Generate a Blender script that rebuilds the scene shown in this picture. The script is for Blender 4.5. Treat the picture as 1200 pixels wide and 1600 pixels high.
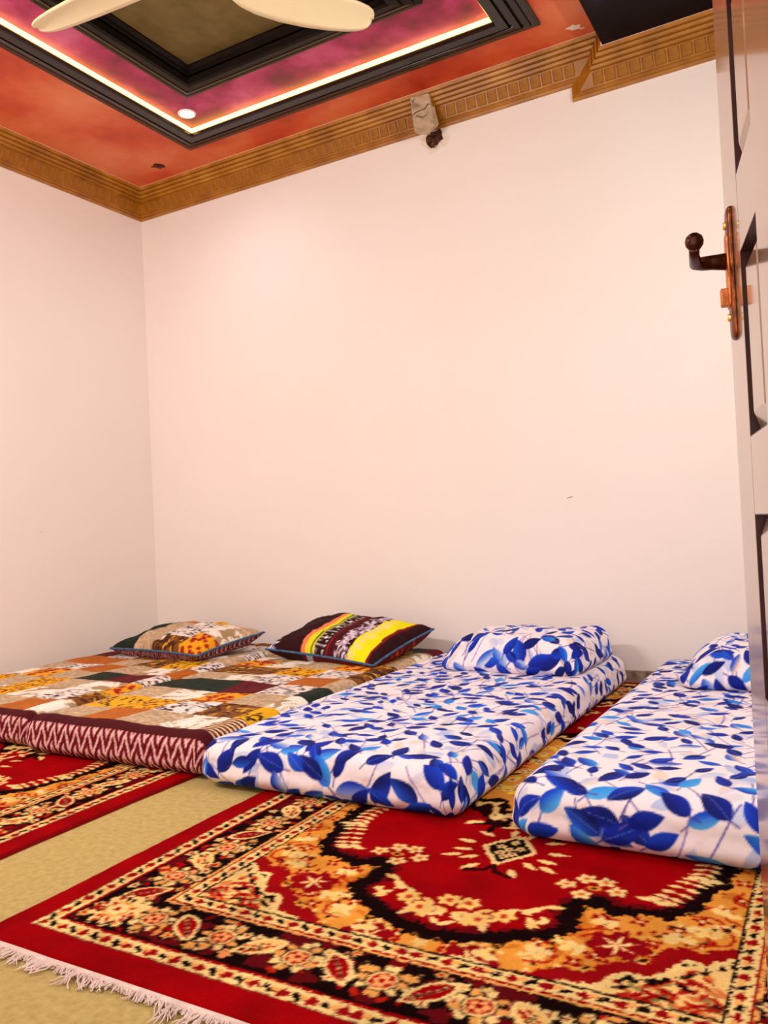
import bpy, bmesh, math, random
import numpy as np
from mathutils import Vector, Matrix

S = bpy.context.scene
C = S.collection
for o in list(bpy.data.objects):
    bpy.data.objects.remove(o)

# ------------------------------------------------------------------ camera
CAM = np.array([3.7148, -3.6814, 0.7435])
FPX = 1271.0
YAW, PITCH, ROLL = 0.51395, 0.019975, -0.04727
cy, sy = math.cos(YAW), math.sin(YAW)
cp, sp = math.cos(PITCH), math.sin(PITCH)
_f = np.array([-sy * cp, cy * cp, sp]); _r = np.array([cy, sy, 0.0]); _u = np.cross(_r, _f)
cr, sr = math.cos(ROLL), math.sin(ROLL)
_r, _u = cr * _r + sr * _u, -sr * _r + cr * _u
cam_d = bpy.data.cameras.new('camera')
cam = bpy.data.objects.new('camera', cam_d)
C.objects.link(cam)
cam_d.sensor_fit = 'AUTO'
cam_d.sensor_width = 36.0
cam_d.lens = FPX * 36.0 / 1600.0
cam_d.clip_start = 0.02
M4 = Matrix(((_r[0], _u[0], -_f[0], CAM[0]), (_r[1], _u[1], -_f[1], CAM[1]), (_r[2], _u[2], -_f[2], CAM[2]), (0, 0, 0, 1)))
cam.matrix_world = M4
S.camera = cam

# ------------------------------------------------------------------ light and exposure
S.view_settings.view_transform = 'Standard'
S.view_settings.look = 'None'
S.view_settings.gamma = 1.0
S.view_settings.use_curve_mapping = False
S.view_settings.exposure = 0.75
W = bpy.data.worlds.new('world')
S.world = W
W.use_nodes = True
W.node_tree.nodes['Background'].inputs[0].default_value = (1.0, 0.95, 0.9, 1)
W.node_tree.nodes['Background'].inputs[1].default_value = 1.3

def area(name, loc, target, sx, sy_, power, col):
    l = bpy.data.lights.new(name, 'AREA')
    l.shape = 'RECTANGLE'; l.size = sx; l.size_y = sy_; l.energy = power; l.color = col
    o = bpy.data.objects.new(name, l); C.objects.link(o)
    o.location = loc
    o.rotation_euler = (Vector(target) - Vector(loc)).to_track_quat('-Z', 'Y').to_euler()
    return o
ADDED_TUBES = [((1.15, -3.40, 2.00), (1.0, 0.0, 0.8), 30), ((4.27, -1.55, 2.00), (0.3, -1.2, 0.6), 19)]  # lamps of the two fill tubes, added out of view for brightness
for i, (loc, tgt, pw) in enumerate(ADDED_TUBES):
    l = area('added_tube_lamp', loc, tgt, 1.2, 0.06, pw, (1.0, 0.96, 0.92))
    if i == 1:
        l.rotation_euler = (Matrix(((0, 0, 1), (1, 0, 0), (0, 1, 0)))).to_euler()   # placed exactly below
        d = (Vector(tgt) - Vector(loc)).normalized()
        zx = -d; xx = Vector((0, 1, 0)); xx = (xx - xx.dot(zx) * zx).normalized(); yy = zx.cross(xx)
        l.rotation_euler = Matrix((xx, yy, zx)).transposed().to_euler()

# ------------------------------------------------------------------ helpers
def lin(c):
    c = np.asarray(c, float) / 255.0
    return np.where(c <= 0.04045, c / 12.92, ((c + 0.055) / 1.055) ** 2.4)
def L4(c):
    return tuple(lin(c)) + (1.0,)

def new_mat(name):
    m = bpy.data.materials.new(name); m.use_nodes = True
    nt = m.node_tree
    return m, nt, nt.nodes['Principled BSDF']

def noise(nt, scale, detail=4, rough=0.55, coord='Object', dim=None, stretch=None):
    tc = nt.nodes.new('ShaderNodeTexCoord')
    n = nt.nodes.new('ShaderNodeTexNoise')
    n.inputs['Scale'].default_value = scale; n.inputs['Detail'].default_value = detail; n.inputs['Roughness'].default_value = rough
    if stretch:
        mp = nt.nodes.new('ShaderNodeMapping'); mp.inputs['Scale'].default_value = stretch
        nt.links.new(tc.outputs[coord], mp.inputs[0]); nt.links.new(mp.outputs[0], n.inputs['Vector'])
    else:
        nt.links.new(tc.outputs[coord], n.inputs['Vector'])
    return n

def ramp(nt, fac, stops):
    r = nt.nodes.new('ShaderNodeValToRGB')
    e = r.color_ramp.elements
    while len(e) < len(stops): e.new(0.5)
    for k, (p, c) in enumerate(stops):
        e[k].position = p; e[k].color = L4(c)
    nt.links.new(fac, r.inputs[0])
    return r

def bump(nt, bsdf, height, strength, dist=0.01):
    b = nt.nodes.new('ShaderNodeBump'); b.inputs['Strength'].default_value = strength; b.inputs['Distance'].default_value = dist
    nt.links.new(height, b.inputs['Height']); nt.links.new(b.outputs[0], bsdf.inputs['Normal'])

def paint_mat(name, stops, scale=3, rough=0.6, spec=0.3, bstr=0.0, bscale=60, detail=4, stretch=None, coat=0.0, metal=0.0):
    m, nt, b = new_mat(name)
    n = noise(nt, scale, detail, stretch=stretch)
    r = ramp(nt, n.outputs['Fac'], stops)
    nt.links.new(r.outputs[0], b.inputs['Base Color'])
    b.inputs['Roughness'].default_value = rough
    b.inputs['Specular IOR Level'].default_value = spec
    b.inputs['Metallic'].default_value = metal
    b.inputs['Coat Weight'].default_value = coat; b.inputs['Coat Roughness'].default_value = 0.08
    if bstr:
        n2 = noise(nt, bscale, 5); bump(nt, b, n2.outputs['Fac'], bstr)
    return m

def emis_mat(name, col, strength):
    m, nt, b = new_mat(name)
    b.inputs['Base Color'].default_value = L4(col)
    b.inputs['Emission Color'].default_value = L4(col); b.inputs['Emission Strength'].default_value = strength
    return m

def print_mat(name, rough=0.85, nscale=400, bstr=0.25, bdist=0.002, vary=0.12, sheen=0.0, spec=0.2):
    """woven cloth printed with the colour attribute 'print'"""
    m, nt, b = new_mat(name)
    at = nt.nodes.new('ShaderNodeAttribute'); at.attribute_name = 'print'
    n = noise(nt, nscale, 3)
    mr = nt.nodes.new('ShaderNodeMapRange'); mr.inputs[3].default_value = 1 - vary; mr.inputs[4].default_value = 1 + vary
    nt.links.new(n.outputs['Fac'], mr.inputs[0])
    mx = nt.nodes.new('ShaderNodeVectorMath'); mx.operation = 'SCALE'
    nt.links.new(at.outputs['Color'], mx.inputs[0]); nt.links.new(mr.outputs[0], mx.inputs['Scale'])
    nt.links.new(mx.outputs[0], b.inputs['Base Color'])
    b.inputs['Roughness'].default_value = rough; b.inputs['Specular IOR Level'].default_value = spec
    if sheen: b.inputs['Sheen Weight'].default_value = sheen
    bump(nt, b, n.outputs['Fac'], bstr, bdist)
    return m

def tag(o, label=None, cat=None, group=None, kind=None):
    if label: o['label'] = label
    if cat: o['category'] = cat
    if group: o['group'] = group
    if kind: o['kind'] = kind
    return o
def empty(name, loc=(0, 0, 0), rot=(0, 0, 0), parent=None):
    o = bpy.data.objects.new(name, None); C.objects.link(o); o.location = loc; o.rotation_euler = rot
    o.empty_display_size = 0.1
    if parent: o.parent = parent
    return o
def mesh_obj(name, verts, faces, mat, parent=None, smooth=False, loc=(0, 0, 0), rot=(0, 0, 0)):
    me = bpy.data.meshes.new(name)
    me.from_pydata([tuple(map(float, v)) for v in verts], [], [tuple(f) for f in faces]); me.update()
    if smooth: me.polygons.foreach_set('use_smooth', [True] * len(me.polygons))
    if mat: me.materials.append(mat)
    o = bpy.data.objects.new(name, me); C.objects.link(o)
    o.location = loc; o.rotation_euler = rot
    if parent: o.parent = parent
    return o
def bm_obj(name, bm, mat, parent=None, smooth=False, loc=(0, 0, 0), rot=(0, 0, 0)):
    me = bpy.data.meshes.new(name); bmesh.ops.recalc_face_normals(bm, faces=bm.faces); bm.to_mesh(me); bm.free()
    if smooth: me.polygons.foreach_set('use_smooth', [True] * len(me.polygons))
    if mat: me.materials.append(mat)
    o = bpy.data.objects.new(name, me); C.objects.link(o); o.location = loc; o.rotation_euler = rot
    if parent: o.parent = parent
    return o
def add_box(bm, lo, hi, bevel=0.0, seg=2):
    r = bmesh.ops.create_cube(bm, size=1.0)
    vs = r['verts']
    lo = Vector(lo); hi = Vector(hi)
    for v in vs:
        v.co = Vector((lo[i] + (v.co[i] + 0.5) * (hi[i] - lo[i]) for i in range(3)))
    if bevel:
        es = list({e for v in vs for e in v.link_edges})
        bmesh.ops.bevel(bm, geom=es, offset=bevel, segments=seg, affect='EDGES', profile=0.5)
    return vs
def box(name, lo, hi, mat, parent=None, bevel=0.0, smooth=False):
    bm = bmesh.new(); add_box(bm, lo, hi, bevel); return bm_obj(name, bm, mat, parent, smooth)
def add_tube(bm, pts, radii, n=12, cap=True):
    pts = [Vector(p) for p in pts]
    if not hasattr(radii, '__len__'): radii = [radii] * len(pts)
    rings = []
    ref = None
    for i, p in enumerate(pts):
        d = (pts[min(i + 1, len(pts) - 1)] - pts[max(i - 1, 0)]).normalized()
        if ref is None:
            ref = d.orthogonal().normalized()
        ref = (ref - ref.dot(d) * d).normalized(); b = d.cross(ref)
        rings.append([bm.verts.new(p + (ref * math.cos(2 * math.pi * k / n) + b * math.sin(2 * math.pi * k / n)) * radii[i]) for k in range(n)])
    for a, b in zip(rings[:-1], rings[1:]):
        for k in range(n):
            bm.faces.new((a[k], a[(k + 1) % n], b[(k + 1) % n], b[k]))
    if cap:
        bm.faces.new(rings[0][::-1]); bm.faces.new(rings[-1])
def add_lathe(bm, prof, n=32, axis_loc=(0, 0, 0)):
    ax = Vector(axis_loc)
    rings = []
    for r, z in prof:
        rings.append([bm.verts.new(ax + Vector((r * math.cos(2 * math.pi * k / n), r * math.sin(2 * math.pi * k / n), z))) for k in range(n)])
    for a, b in zip(rings[:-1], rings[1:]):
        for k in range(n):
            bm.faces.new((a[k], a[(k + 1) % n], b[(k + 1) % n], b[k]))
    bm.faces.new(rings[0][::-1]); bm.faces.new(rings[-1])

# numpy noise and painting ------------------------------------------------
def vnoise(x, y, seed=0):
    rs = np.random.RandomState(seed); g = rs.rand(64, 64)
    xi = np.floor(x).astype(int); yi = np.floor(y).astype(int)
    fx = x - xi; fy = y - yi
    fx = fx * fx * (3 - 2 * fx); fy = fy * fy * (3 - 2 * fy)
    a = g[xi % 64, yi % 64]; b = g[(xi + 1) % 64, yi % 64]; c = g[xi % 64, (yi + 1) % 64]; d = g[(xi + 1) % 64, (yi + 1) % 64]
    return (a * (1 - fx) + b * fx) * (1 - fy) + (c * (1 - fx) + d * fx) * fy
def fbm(x, y, seed=0, oct=3):
    s = 0; a = 0.5
    for k in range(oct):
        s = s + a * vnoise(x * 2 ** k, y * 2 ** k, seed + k * 7); a *= 0.5
    return s / (1 - 0.5 ** oct)

class Canvas:
    """colour field over a rectangle of cloth, in metres; sRGB 0..255 inside"""
    def __init__(s, x0, x1, y0, y1, res, base):
        s.x0, s.y0, s.res = x0, y0, res
        s.w = int(round((x1 - x0) / res)) + 1; s.h = int(round((y1 - y0) / res)) + 1
        s.a = np.empty((s.h, s.w, 3)); s.a[:] = base
        s.X, s.Y = np.meshgrid(x0 + np.arange(s.w) * res, y0 + np.arange(s.h) * res)
    def win(s, cx, cy_, r):
        i0 = max(0, int((cx - r - s.x0) / s.res)); i1 = min(s.w, int((cx + r - s.x0) / s.res) + 2)
        j0 = max(0, int((cy_ - r - s.y0) / s.res)); j1 = min(s.h, int((cy_ + r - s.y0) / s.res) + 2)
        return (slice(j0, j1), slice(i0, i1)) if i1 > i0 and j1 > j0 else None
    def put(s, sl, mask, col, alpha=1.0):
        m = np.clip(mask, 0, 1)[..., None] * alpha
        s.a[sl] = s.a[sl] * (1 - m) + np.asarray(col, float) * m
    def ellipse(s, cx, cy_, rx, ry, ang, col, alpha=1.0):
        sl = s.win(cx, cy_, max(rx, ry) + s.res)
        if sl is None: return
        dx = s.X[sl] - cx; dy = s.Y[sl] - cy_; c, q = math.cos(ang), math.sin(ang)
        u = (dx * c + dy * q) / rx; v = (-dx * q + dy * c) / ry
        s.put(sl, (1 - np.hypot(u, v)) * min(rx, ry) / s.res + 0.5, col, alpha)
    def leaf(s, x, y, ang, ln, wd, col, col2=None, rib=None, alpha=1.0, sharp=0.9):
        cx, cy_ = x + math.cos(ang) * ln / 2, y + math.sin(ang) * ln / 2
        sl = s.win(cx, cy_, ln * 0.62)
        if sl is None: return
        dx = s.X[sl] - x; dy = s.Y[sl] - y; c, q = math.cos(ang), math.sin(ang)
        t = (dx * c + dy * q) / ln; v = -dx * q + dy * c
        tt = np.clip(t, 0, 1)
        half = wd * 0.5 * np.sin(np.pi * tt ** 0.8) ** sharp
        inside = (half - np.abs(v)) / s.res + 0.5
        inside = np.where((t < 0) | (t > 1), 0, inside)
        base = np.asarray(col, float)
        if col2 is not None:
            k = np.clip(0.5 + v / (wd + 1e-6) * 1.3 + (tt - 0.5) * 0.5, 0, 1)[..., None]
            colf = base * (1 - k) + np.asarray(col2, float) * k
        else: colf = np.broadcast_to(base, s.a[sl].shape)
        m = np.clip(inside, 0, 1)[..., None] * alpha
        s.a[sl] = s.a[sl] * (1 - m) + colf * m
        if rib is not None:
            s.put(sl, np.where(np.abs(v) < s.res * 0.6, np.clip(inside, 0, 1), 0), rib, 0.5 * alpha)
    def stroke(s, pts, wd, col, alpha=1.0):
        for (ax, ay), (bx, by) in zip(pts[:-1], pts[1:]):
            sl = s.win((ax + bx) / 2, (ay + by) / 2, math.hypot(bx - ax, by - ay) / 2 + wd + s.res)
            if sl is None: continue
            dx, dy = bx - ax, by - ay; l2 = dx * dx + dy * dy + 1e-12
            t = np.clip(((s.X[sl] - ax) * dx + (s.Y[sl] - ay) * dy) / l2, 0, 1)
            d = np.hypot(s.X[sl] - ax - t * dx, s.Y[sl] - ay - t * dy)
            s.put(sl, (wd / 2 - d) / s.res + 0.5, col, alpha)
    def poly(s, pts, inflate=0.0):
        """signed-ish mask of a polygon; returns distance-to-edge with + inside"""
        P = np.array(pts); ins = np.zeros(s.X.shape, bool); dist = np.full(s.X.shape, 9.0)
        for (ax, ay), (bx, by) in zip(P, np.roll(P, -1, 0)):
            cond = ((ay > s.Y) != (by > s.Y)) & (s.X < (bx - ax) * (s.Y - ay) / (by - ay + 1e-12) + ax)
            ins ^= cond
            dx, dy = bx - ax, by - ay; l2 = dx * dx + dy * dy + 1e-12
            t = np.clip(((s.X - ax) * dx + (s.Y - ay) * dy) / l2, 0, 1)
            dist = np.minimum(dist, np.hypot(s.X - ax - t * dx, s.Y - ay - t * dy))
        return np.where(ins, dist, -dist)
    def flower(s, x, y, r, n, col, mid, ang=0, outline=None):
        if outline is not None: s.ellipse(x, y, r * 1.35, r * 1.35, 0, outline)
        for k in range(n):
            a = ang + 2 * math.pi * k / n
            s.ellipse(x + math.cos(a) * r * 0.6, y + math.sin(a) * r * 0.6, r * 0.5, r * 0.36, a, col)
        s.ellipse(x, y, r * 0.32, r * 0.32, 0, mid)
    def sample(s, x, y):
        fx = np.clip((x - s.x0) / s.res, 0, s.w - 1.001); fy = np.clip((y - s.y0) / s.res, 0, s.h - 1.001)
        i = fx.astype(int); j = fy.astype(int); fx = (fx - i)[..., None]; fy = (fy - j)[..., None]
        a = s.a
        return (a[j, i] * (1 - fx) + a[j, i + 1] * fx) * (1 - fy) + (a[j + 1, i] * (1 - fx) + a[j + 1, i + 1] * fx) * fy

def grid_obj(name, P, col, mat, parent=None, loc=(0, 0, 0), rot=(0, 0, 0), wrap=False):
    """P (n,m,3) points, col (n,m,3) sRGB 0..255 -> one smooth printed mesh"""
    n, m = P.shape[:2]
    idx = np.arange(n * m).reshape(n, m)
    q = np.stack([idx[:-1, :-1], idx[:-1, 1:], idx[1:, 1:], idx[1:, :-1]], -1).reshape(-1, 4)
    return quads_obj(name, P.reshape(-1, 3), q, col.reshape(-1, 3), mat, parent, loc, rot)
def quads_obj(name, P, q, col, mat, parent=None, loc=(0, 0, 0), rot=(0, 0, 0)):
    me = bpy.data.meshes.new(name)
    nf = len(q)
    me.vertices.add(len(P)); me.vertices.foreach_set('co', np.ascontiguousarray(P, dtype=np.float32).ravel())
    me.loops.add(nf * 4); me.loops.foreach_set('vertex_index', np.ascontiguousarray(q, dtype=np.int32).ravel())
    me.polygons.add(nf); me.polygons.foreach_set('loop_start', np.arange(nf, dtype=np.int32) * 4)
    me.polygons.foreach_set('loop_total', np.full(nf, 4, dtype=np.int32))
    me.polygons.foreach_set('use_smooth', np.ones(nf, dtype=bool))
    me.update(calc_edges=True)
    at = me.color_attributes.new('print', 'FLOAT_COLOR', 'POINT')
    c = np.ones((len(P), 4), np.float32); c[:, :3] = lin(np.clip(col, 0, 255))
    at.data.foreach_set('color', c.ravel())
    me.materials.append(mat)
    o = bpy.data.objects.new(name, me); C.objects.link(o); o.location = loc; o.rotation_euler = rot
    if parent: o.parent = parent
    return o

# ------------------------------------------------------------------ materials
M = {}
M['wall'] = paint_mat('wall_paint', [(0.3, (243, 231, 222)), (0.7, (246, 234, 226))], 1.2, 0.85, 0.12, 0.05, 25)
M['carpet'] = paint_mat('beige_floor_carpet', [(0.3, (186, 158, 96)), (0.5, (198, 171, 106)), (0.72, (210, 184, 118))], 60, 0.95, 0.1, 0.5, 300, 8)
M['orange'] = paint_mat('orange_marbled_paint', [(0.34, (178, 48, 18)), (0.46, (206, 82, 40)), (0.56, (218, 112, 68)), (0.72, (228, 136, 94))], 1.7, 0.45, 0.4, 0.05, 40, 8)
M['purple'] = paint_mat('magenta_marbled_paint', [(0.36, (118, 0, 48)), (0.46, (156, 6, 76)), (0.56, (184, 46, 104)), (0.72, (200, 88, 134))], 4.0, 0.45, 0.4, 0.03, 40, 8)
M['olive'] = paint_mat('olive_panel_paint', [(0.3, (98, 82, 42)), (0.7, (118, 98, 54))], 14, 0.7, 0.2, 0.1, 120)
M['black'] = paint_mat('black_lacquer', [(0.3, (16, 9, 7)), (0.7, (28, 16, 11))], 8, 0.2, 0.4, stretch=(1, 1, 6))
M['beam'] = paint_mat('dark_ceiling_lacquer', [(0.35, (10, 7, 9)), (0.6, (22, 15, 19)), (0.8, (48, 34, 54))], 6, 0.5, 0.08)
M['blacksoft'] = paint_mat('soft_black_lacquer', [(0.3, (18, 11, 8)), (0.7, (30, 19, 13))], 8, 0.5, 0.15, stretch=(1, 1, 6))
M['gold'] = paint_mat('golden_brown_varnish', [(0.3, (138, 82, 12)), (0.5, (164, 103, 20)), (0.7, (188, 128, 38))], 7, 0.38, 0.45, 0.12, 45, 6)
M['gold2'] = paint_mat('golden_brown_varnish_blocks', [(0.25, (134, 80, 10)), (0.5, (158, 100, 16)), (0.75, (184, 126, 32))], 14, 0.5, 0.25, 0.12, 60, 6)
M['pinkline'] = paint_mat('pale_plaster_line', [(0.3, (236, 190, 170)), (0.7, (240, 205, 188))], 6, 0.6)
M['stone'] = paint_mat('grey_brown_baseboard', [(0.3, (120, 96, 80)), (0.5, (158, 134, 116)), (0.75, (188, 166, 148))], 30, 0.5, 0.4, 0.1, 60, 6)
M['door'] = paint_mat('brown_varnished_door', [(0.25, (122, 88, 64)), (0.5, (146, 112, 86)), (0.75, (164, 132, 104))], 5, 0.2, 0.55, stretch=(3, 3, 0.5), coat=0.8)
M['doordark'] = paint_mat('dark_stained_groove', [(0.3, (44, 12, 6)), (0.7, (66, 22, 12))], 12, 0.35, 0.4)
M['bronze'] = paint_mat('dark_bronze', [(0.3, (58, 30, 20)), (0.6, (86, 44, 26)), (0.8, (120, 66, 36))], 40, 0.28, 0.5, metal=0.85)
M['copper'] = paint_mat('worn_copper', [(0.3, (168, 84, 40)), (0.7, (222, 130, 66))], 60, 0.3, 0.5, metal=0.8)
M['plate'] = paint_mat('worn_bronze_plate', [(0.3, (60, 28, 16)), (0.5, (112, 54, 26)), (0.7, (170, 88, 42))], 70, 0.3, 0.5, metal=0.8)
M['brass'] = paint_mat('bright_brass', [(0.3, (230, 170, 70)), (0.7, (255, 220, 130))], 60, 0.25, 0.5, metal=0.7)
M['cream'] = paint_mat('cream_enamel', [(0.3, (240, 222, 176)), (0.7, (246, 230, 188))], 3, 0.45, 0.4)
M['white'] = paint_mat('white_plastic', [(0.3, (232, 228, 222)), (0.7, (240, 236, 230))], 3, 0.4)
M['block'] = paint_mat('weathered_wood', [(0.28, (120, 92, 66)), (0.45, (186, 160, 128)), (0.6, (206, 182, 152)), (0.8, (220, 200, 172))], 12, 0.75, 0.2, 0.35, 30, 8, stretch=(1, 1, 2.2))
M['crack'] = paint_mat('dark_crack', [(0.3, (52, 32, 24)), (0.7, (84, 58, 42))], 30, 0.9)
M['hole'] = paint_mat('dark_broken_plaster', [(0.3, (48, 22, 14)), (0.6, (92, 56, 40)), (0.8, (140, 100, 80))], 45, 0.9, 0.1, 0.4, 60)
M['chip'] = paint_mat('chipped_plaster', [(0.3, (232, 214, 196)), (0.7, (246, 232, 216))], 30, 0.85)
M['fringe'] = paint_mat('fringe_cotton', [(0.3, (214, 184, 172)), (0.7, (240, 216, 204))], 40, 0.95, 0.1)
M['led'] = emis_mat('led_strip_glow', (255, 212, 116), 2.6)
M['lens'] = emis_mat('spot_lens_glow', (215, 205, 255), 22.0)
M['tube'] = emis_mat('added_tube_glow', (255, 240, 222), 4.0)  # glow of the added fill tubes
M['piping'] = paint_mat('blue_piping_cloth', [(0.3, (44, 74, 108)), (0.7, (84, 122, 158))], 60, 0.8)
M['leafcloth'] = print_mat('leaf_print_cotton', 0.8, 90, 0.12, 0.003, 0.04)
M['patchcloth'] = print_mat('patchwork_print_cotton', 0.85, 130, 0.25, 0.003, 0.08)
M['pillowcloth'] = print_mat('pillow_print_cotton', 0.85, 130, 0.25, 0.003, 0.06)
M['rug'] = print_mat('woven_rug_pile', 1.0, 330, 0.6, 0.006, 0.22, 0.0, 0.03)

# ------------------------------------------------------------------ the room
ZC = 2.88
SK = math.tan(math.radians(0.85))           # the left wall is slightly out of square
YN, XR = -3.47, 4.36                        # near wall, right wall
floor = box('floor', (-0.25, YN - 0.6, -0.1), (XR + 0.15, 0.15, 0.0), M['carpet']); tag(floor, 'beige carpet covering the whole floor', 'floor', kind='structure')
wb = box('wall_back', (-0.15, 0.0, 0.0), (XR + 0.15, 0.15, 3.1), M['wall']); tag(wb, 'plain pale pink plastered wall behind the mattresses', 'wall', kind='structure')
vs = [(0, 0, 0), (SK * YN, YN, 0), (SK * YN - 0.15, YN, 0), (-0.15, 0, 0)]
wl = mesh_obj('wall_left', vs + [(x, y, 3.1) for x, y, z in vs], [(0, 1, 2, 3), (7, 6, 5, 4), (0, 4, 5, 1), (1, 5, 6, 2), (2, 6, 7, 3), (3, 7, 4, 0)], M['wall'])
tag(wl, 'plain pale plastered wall on the left side', 'wall', kind='structure')
wr = box('wall_right', (XR, YN, 0.0), (XR + 0.15, 0.0, 3.1), M['wall']); tag(wr, 'plain pale plastered wall on the right side', 'wall', kind='structure')
bm = bmesh.new()
DX0, DX1 = 2.83, 3.815
add_box(bm, (-0.2, YN - 0.14, 0), (DX0, YN, 3.1)); add_box(bm, (DX1, YN - 0.14, 0), (XR + 0.15, YN, 3.1)); add_box(bm, (DX0, YN - 0.14, 2.1), (DX1, YN, 3.1))
wn = bm_obj('wall_near', bm, M['wall']); tag(wn, 'plain wall with the doorway, beside the camera', 'wall', kind='structure')
bb = box('baseboard_back', (0.0, -0.016, 0.0), (XR, 0.0, 0.063), M['stone'], bevel=0.003); tag(bb, 'low grey-brown stone baseboard along the back wall', 'baseboard', kind='structure')
bl = box('baseboard_left', (-0.0, YN, 0.0), (0.014, -0.017, 0.063), M['stone'], bevel=0.003); bl.rotation_euler = (0, 0, -math.radians(0.85))
tag(bl, 'low grey-brown stone baseboard along the left wall', 'baseboard', kind='structure')

bm = bmesh.new()
add_box(bm, (DX0, YN - 0.14, 0), (DX0 + 0.028, YN, 2.1), 0.003); add_box(bm, (DX1 - 0.028, YN - 0.14, 0), (DX1, YN - 0.045, 2.1), 0.003); add_box(bm, (DX0 + 0.028, YN - 0.14, 2.072), (DX1 - 0.028, YN, 2.1), 0.003)
tr = bm_obj('trim_5', bm, M['door']); tag(tr, 'brown wooden door frame lining the doorway', 'door frame', kind='structure')
# plaster chips in the walls
def blob(name, P, ux, uy, n, r, mat, parent, seed, thick=0.002):
    rs = random.Random(seed); P = Vector(P); ux = Vector(ux); uy = Vector(uy); nn = ux.cross(uy).normalized()
    ring = []
    for k in range(n):
        a = 2 * math.pi * k / n; q = r * rs.uniform(0.55, 1.1)
        ring.append(P + ux * math.cos(a) * q + uy * math.sin(a) * q)
    vs = ring + [v + nn * thick for v in ring]
    fs = [tuple(range(n, 2 * n))] + [(k, (k + 1) % n, n + (k + 1) % n, n + k) for k in range(n)]
    return mesh_obj(name, vs, fs, mat, parent)
blob('plaster_chip', (-0.011, -0.80, 0.812), (0, -1.2, 0), (0, 0, 0.7), 11, 0.012, M['hole'], wl, 4)
blob('plaster_chip', (-0.0115, -0.825, 0.80), (0, -1, 0), (0, 0, 1), 11, 0.016, M['chip'], wl, 5)
blob('plaster_scuff', (2.62, -0.0005, 0.845), (1.6, 0, 0.3), (0, 0, 0.25), 9, 0.012, M['block'], wb, 6, 0.0012)

# ceiling: orange border with the tray in the middle
OX0, OX1, OY0, OY1 = 0.69, 2.69, -2.95, -0.30      # outer black moulding, outer edge
IW = 0.155
IX0, IX1, IY0, IY1 = 1.05, 2.33, -2.55, -0.71      # inner moulding, outer edge
JW = 0.11
BX = 2.90                                           # start of the lowered dark ceiling
def ring_slab(bm, a, b, z0, z1):
    (ax0, ax1, ay0, ay1), (bx0, bx1, by0, by1) = a, b
    add_box(bm, (ax0, ay0, z0), (bx0, ay1, z1)); add_box(bm, (bx1, ay0, z0), (ax1, ay1, z1))
    add_box(bm, (bx0, ay0, z0), (bx1, by0, z1)); add_box(bm, (bx0, by1, z0), (bx1, ay1, z1))
bm = bmesh.new()
ring_slab(bm, (-0.25, XR + 0.15, YN - 0.14, 0.15), (OX0 + IW, OX1 - IW, OY0 + IW, OY1 - IW), ZC, ZC + 0.25)
ceil = bm_obj('ceiling', bm, M['orange']); tag(ceil, 'orange marbled ceiling border around a stepped tray', 'ceiling', kind='structure')
bm = bmesh.new()
ring_slab(bm, (OX0 + IW, OX1 - IW, OY0 + IW, OY1 - IW), (IX0 + JW, IX1 - JW, IY0 + JW, IY1 - JW), ZC + 0.002, ZC + 0.25)
pp = bm_obj('tray_panel', bm, M['purple'], ceil); pp['label'] = 'magenta marbled inner band of the ceiling tray'
pc = box('centre_panel', (IX0 + JW - 0.01, IY0 + JW - 0.01, ZC + 0.040), (IX1 - JW + 0.01, IY1 - JW + 0.01, ZC + 0.25), M['olive'], ceil); pc['label'] = 'olive brown recessed centre of the ceiling tray'
pb = box('lowered_panel', (BX, YN, ZC - 0.07), (XR, -0.005, ZC), M['beam'], ceil); pb['label'] = 'glossy black lowered strip of ceiling'
blob('paint_chip', (2.802, -0.185, ZC - 0.0005), (1.3, 0.3, 0), (0, -0.9, 0), 12, 0.026, M['chip'], ceil, 8, 0.0015)
blob('paint_chip', (2.83, -0.16, ZC - 0.0005), (1.2, 0.2, 0), (0, -0.6, 0), 9, 0.012, M['pinkline'], ceil, 9, 0.0015)
h = blob('ceiling_hole', (0.40, -0.249, ZC - 0.001), (1.2, 0.4, 0), (0.1, -0.9, 0), 14, 0.034, M['hole'], ceil, 3, 0.004)

def frame_moulding(name, rect, prof, mat, label, width_parts=None):
    x0, x1, y0, y1 = rect
    vs = []; fs = []
    k = len(prof)
    for d, z in prof:
        vs += [(x0 + d, y0 + d, z), (x1 - d, y0 + d, z), (x1 - d, y1 - d, z), (x0 + d, y1 - d, z)]
    for i in range(k - 1):
        for c in range(4):
            fs.append((4 * i + c, 4 * i + (c + 1) % 4, 4 * i + 4 + (c + 1) % 4, 4 * i + 4 + c))
    o = mesh_obj(name, vs, fs, mat); tag(o, label, 'moulding', kind='structure')
    return o
zo = ZC
outer = [(0, zo), (0, zo - 0.012), (0.012, zo - 0.016), (0.03, zo - 0.016), (0.033, zo - 0.024), (0.052, zo - 0.030), (0.056, zo - 0.022), (0.062, zo - 0.022), (0.066, zo - 0.036),
         (0.092, zo - 0.040), (0.096, zo - 0.030), (0.103, zo - 0.030), (0.107, zo - 0.042), (0.148, zo - 0.042), (IW, zo - 0.036), (IW, zo)]
frame_moulding('trim_3', (OX0, OX1, OY0, OY1), outer, M['black'], 'wide black lacquered moulding around the magenta ceiling band')
inner = [(0, zo), (0, zo - 0.012), (0.018, zo - 0.016), (0.026, zo - 0.012), (0.03, zo - 0.020), (0.056, zo - 0.030), (0.062, zo - 0.022), (0.068, zo - 0.032), (0.098, zo - 0.036), (JW, zo - 0.03),
         (JW, zo + 0.01), (JW + 0.012, zo + 0.014), (JW + 0.012, zo + 0.024), (JW + 0.03, zo + 0.032), (JW + 0.03, zo + 0.042)]
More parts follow.
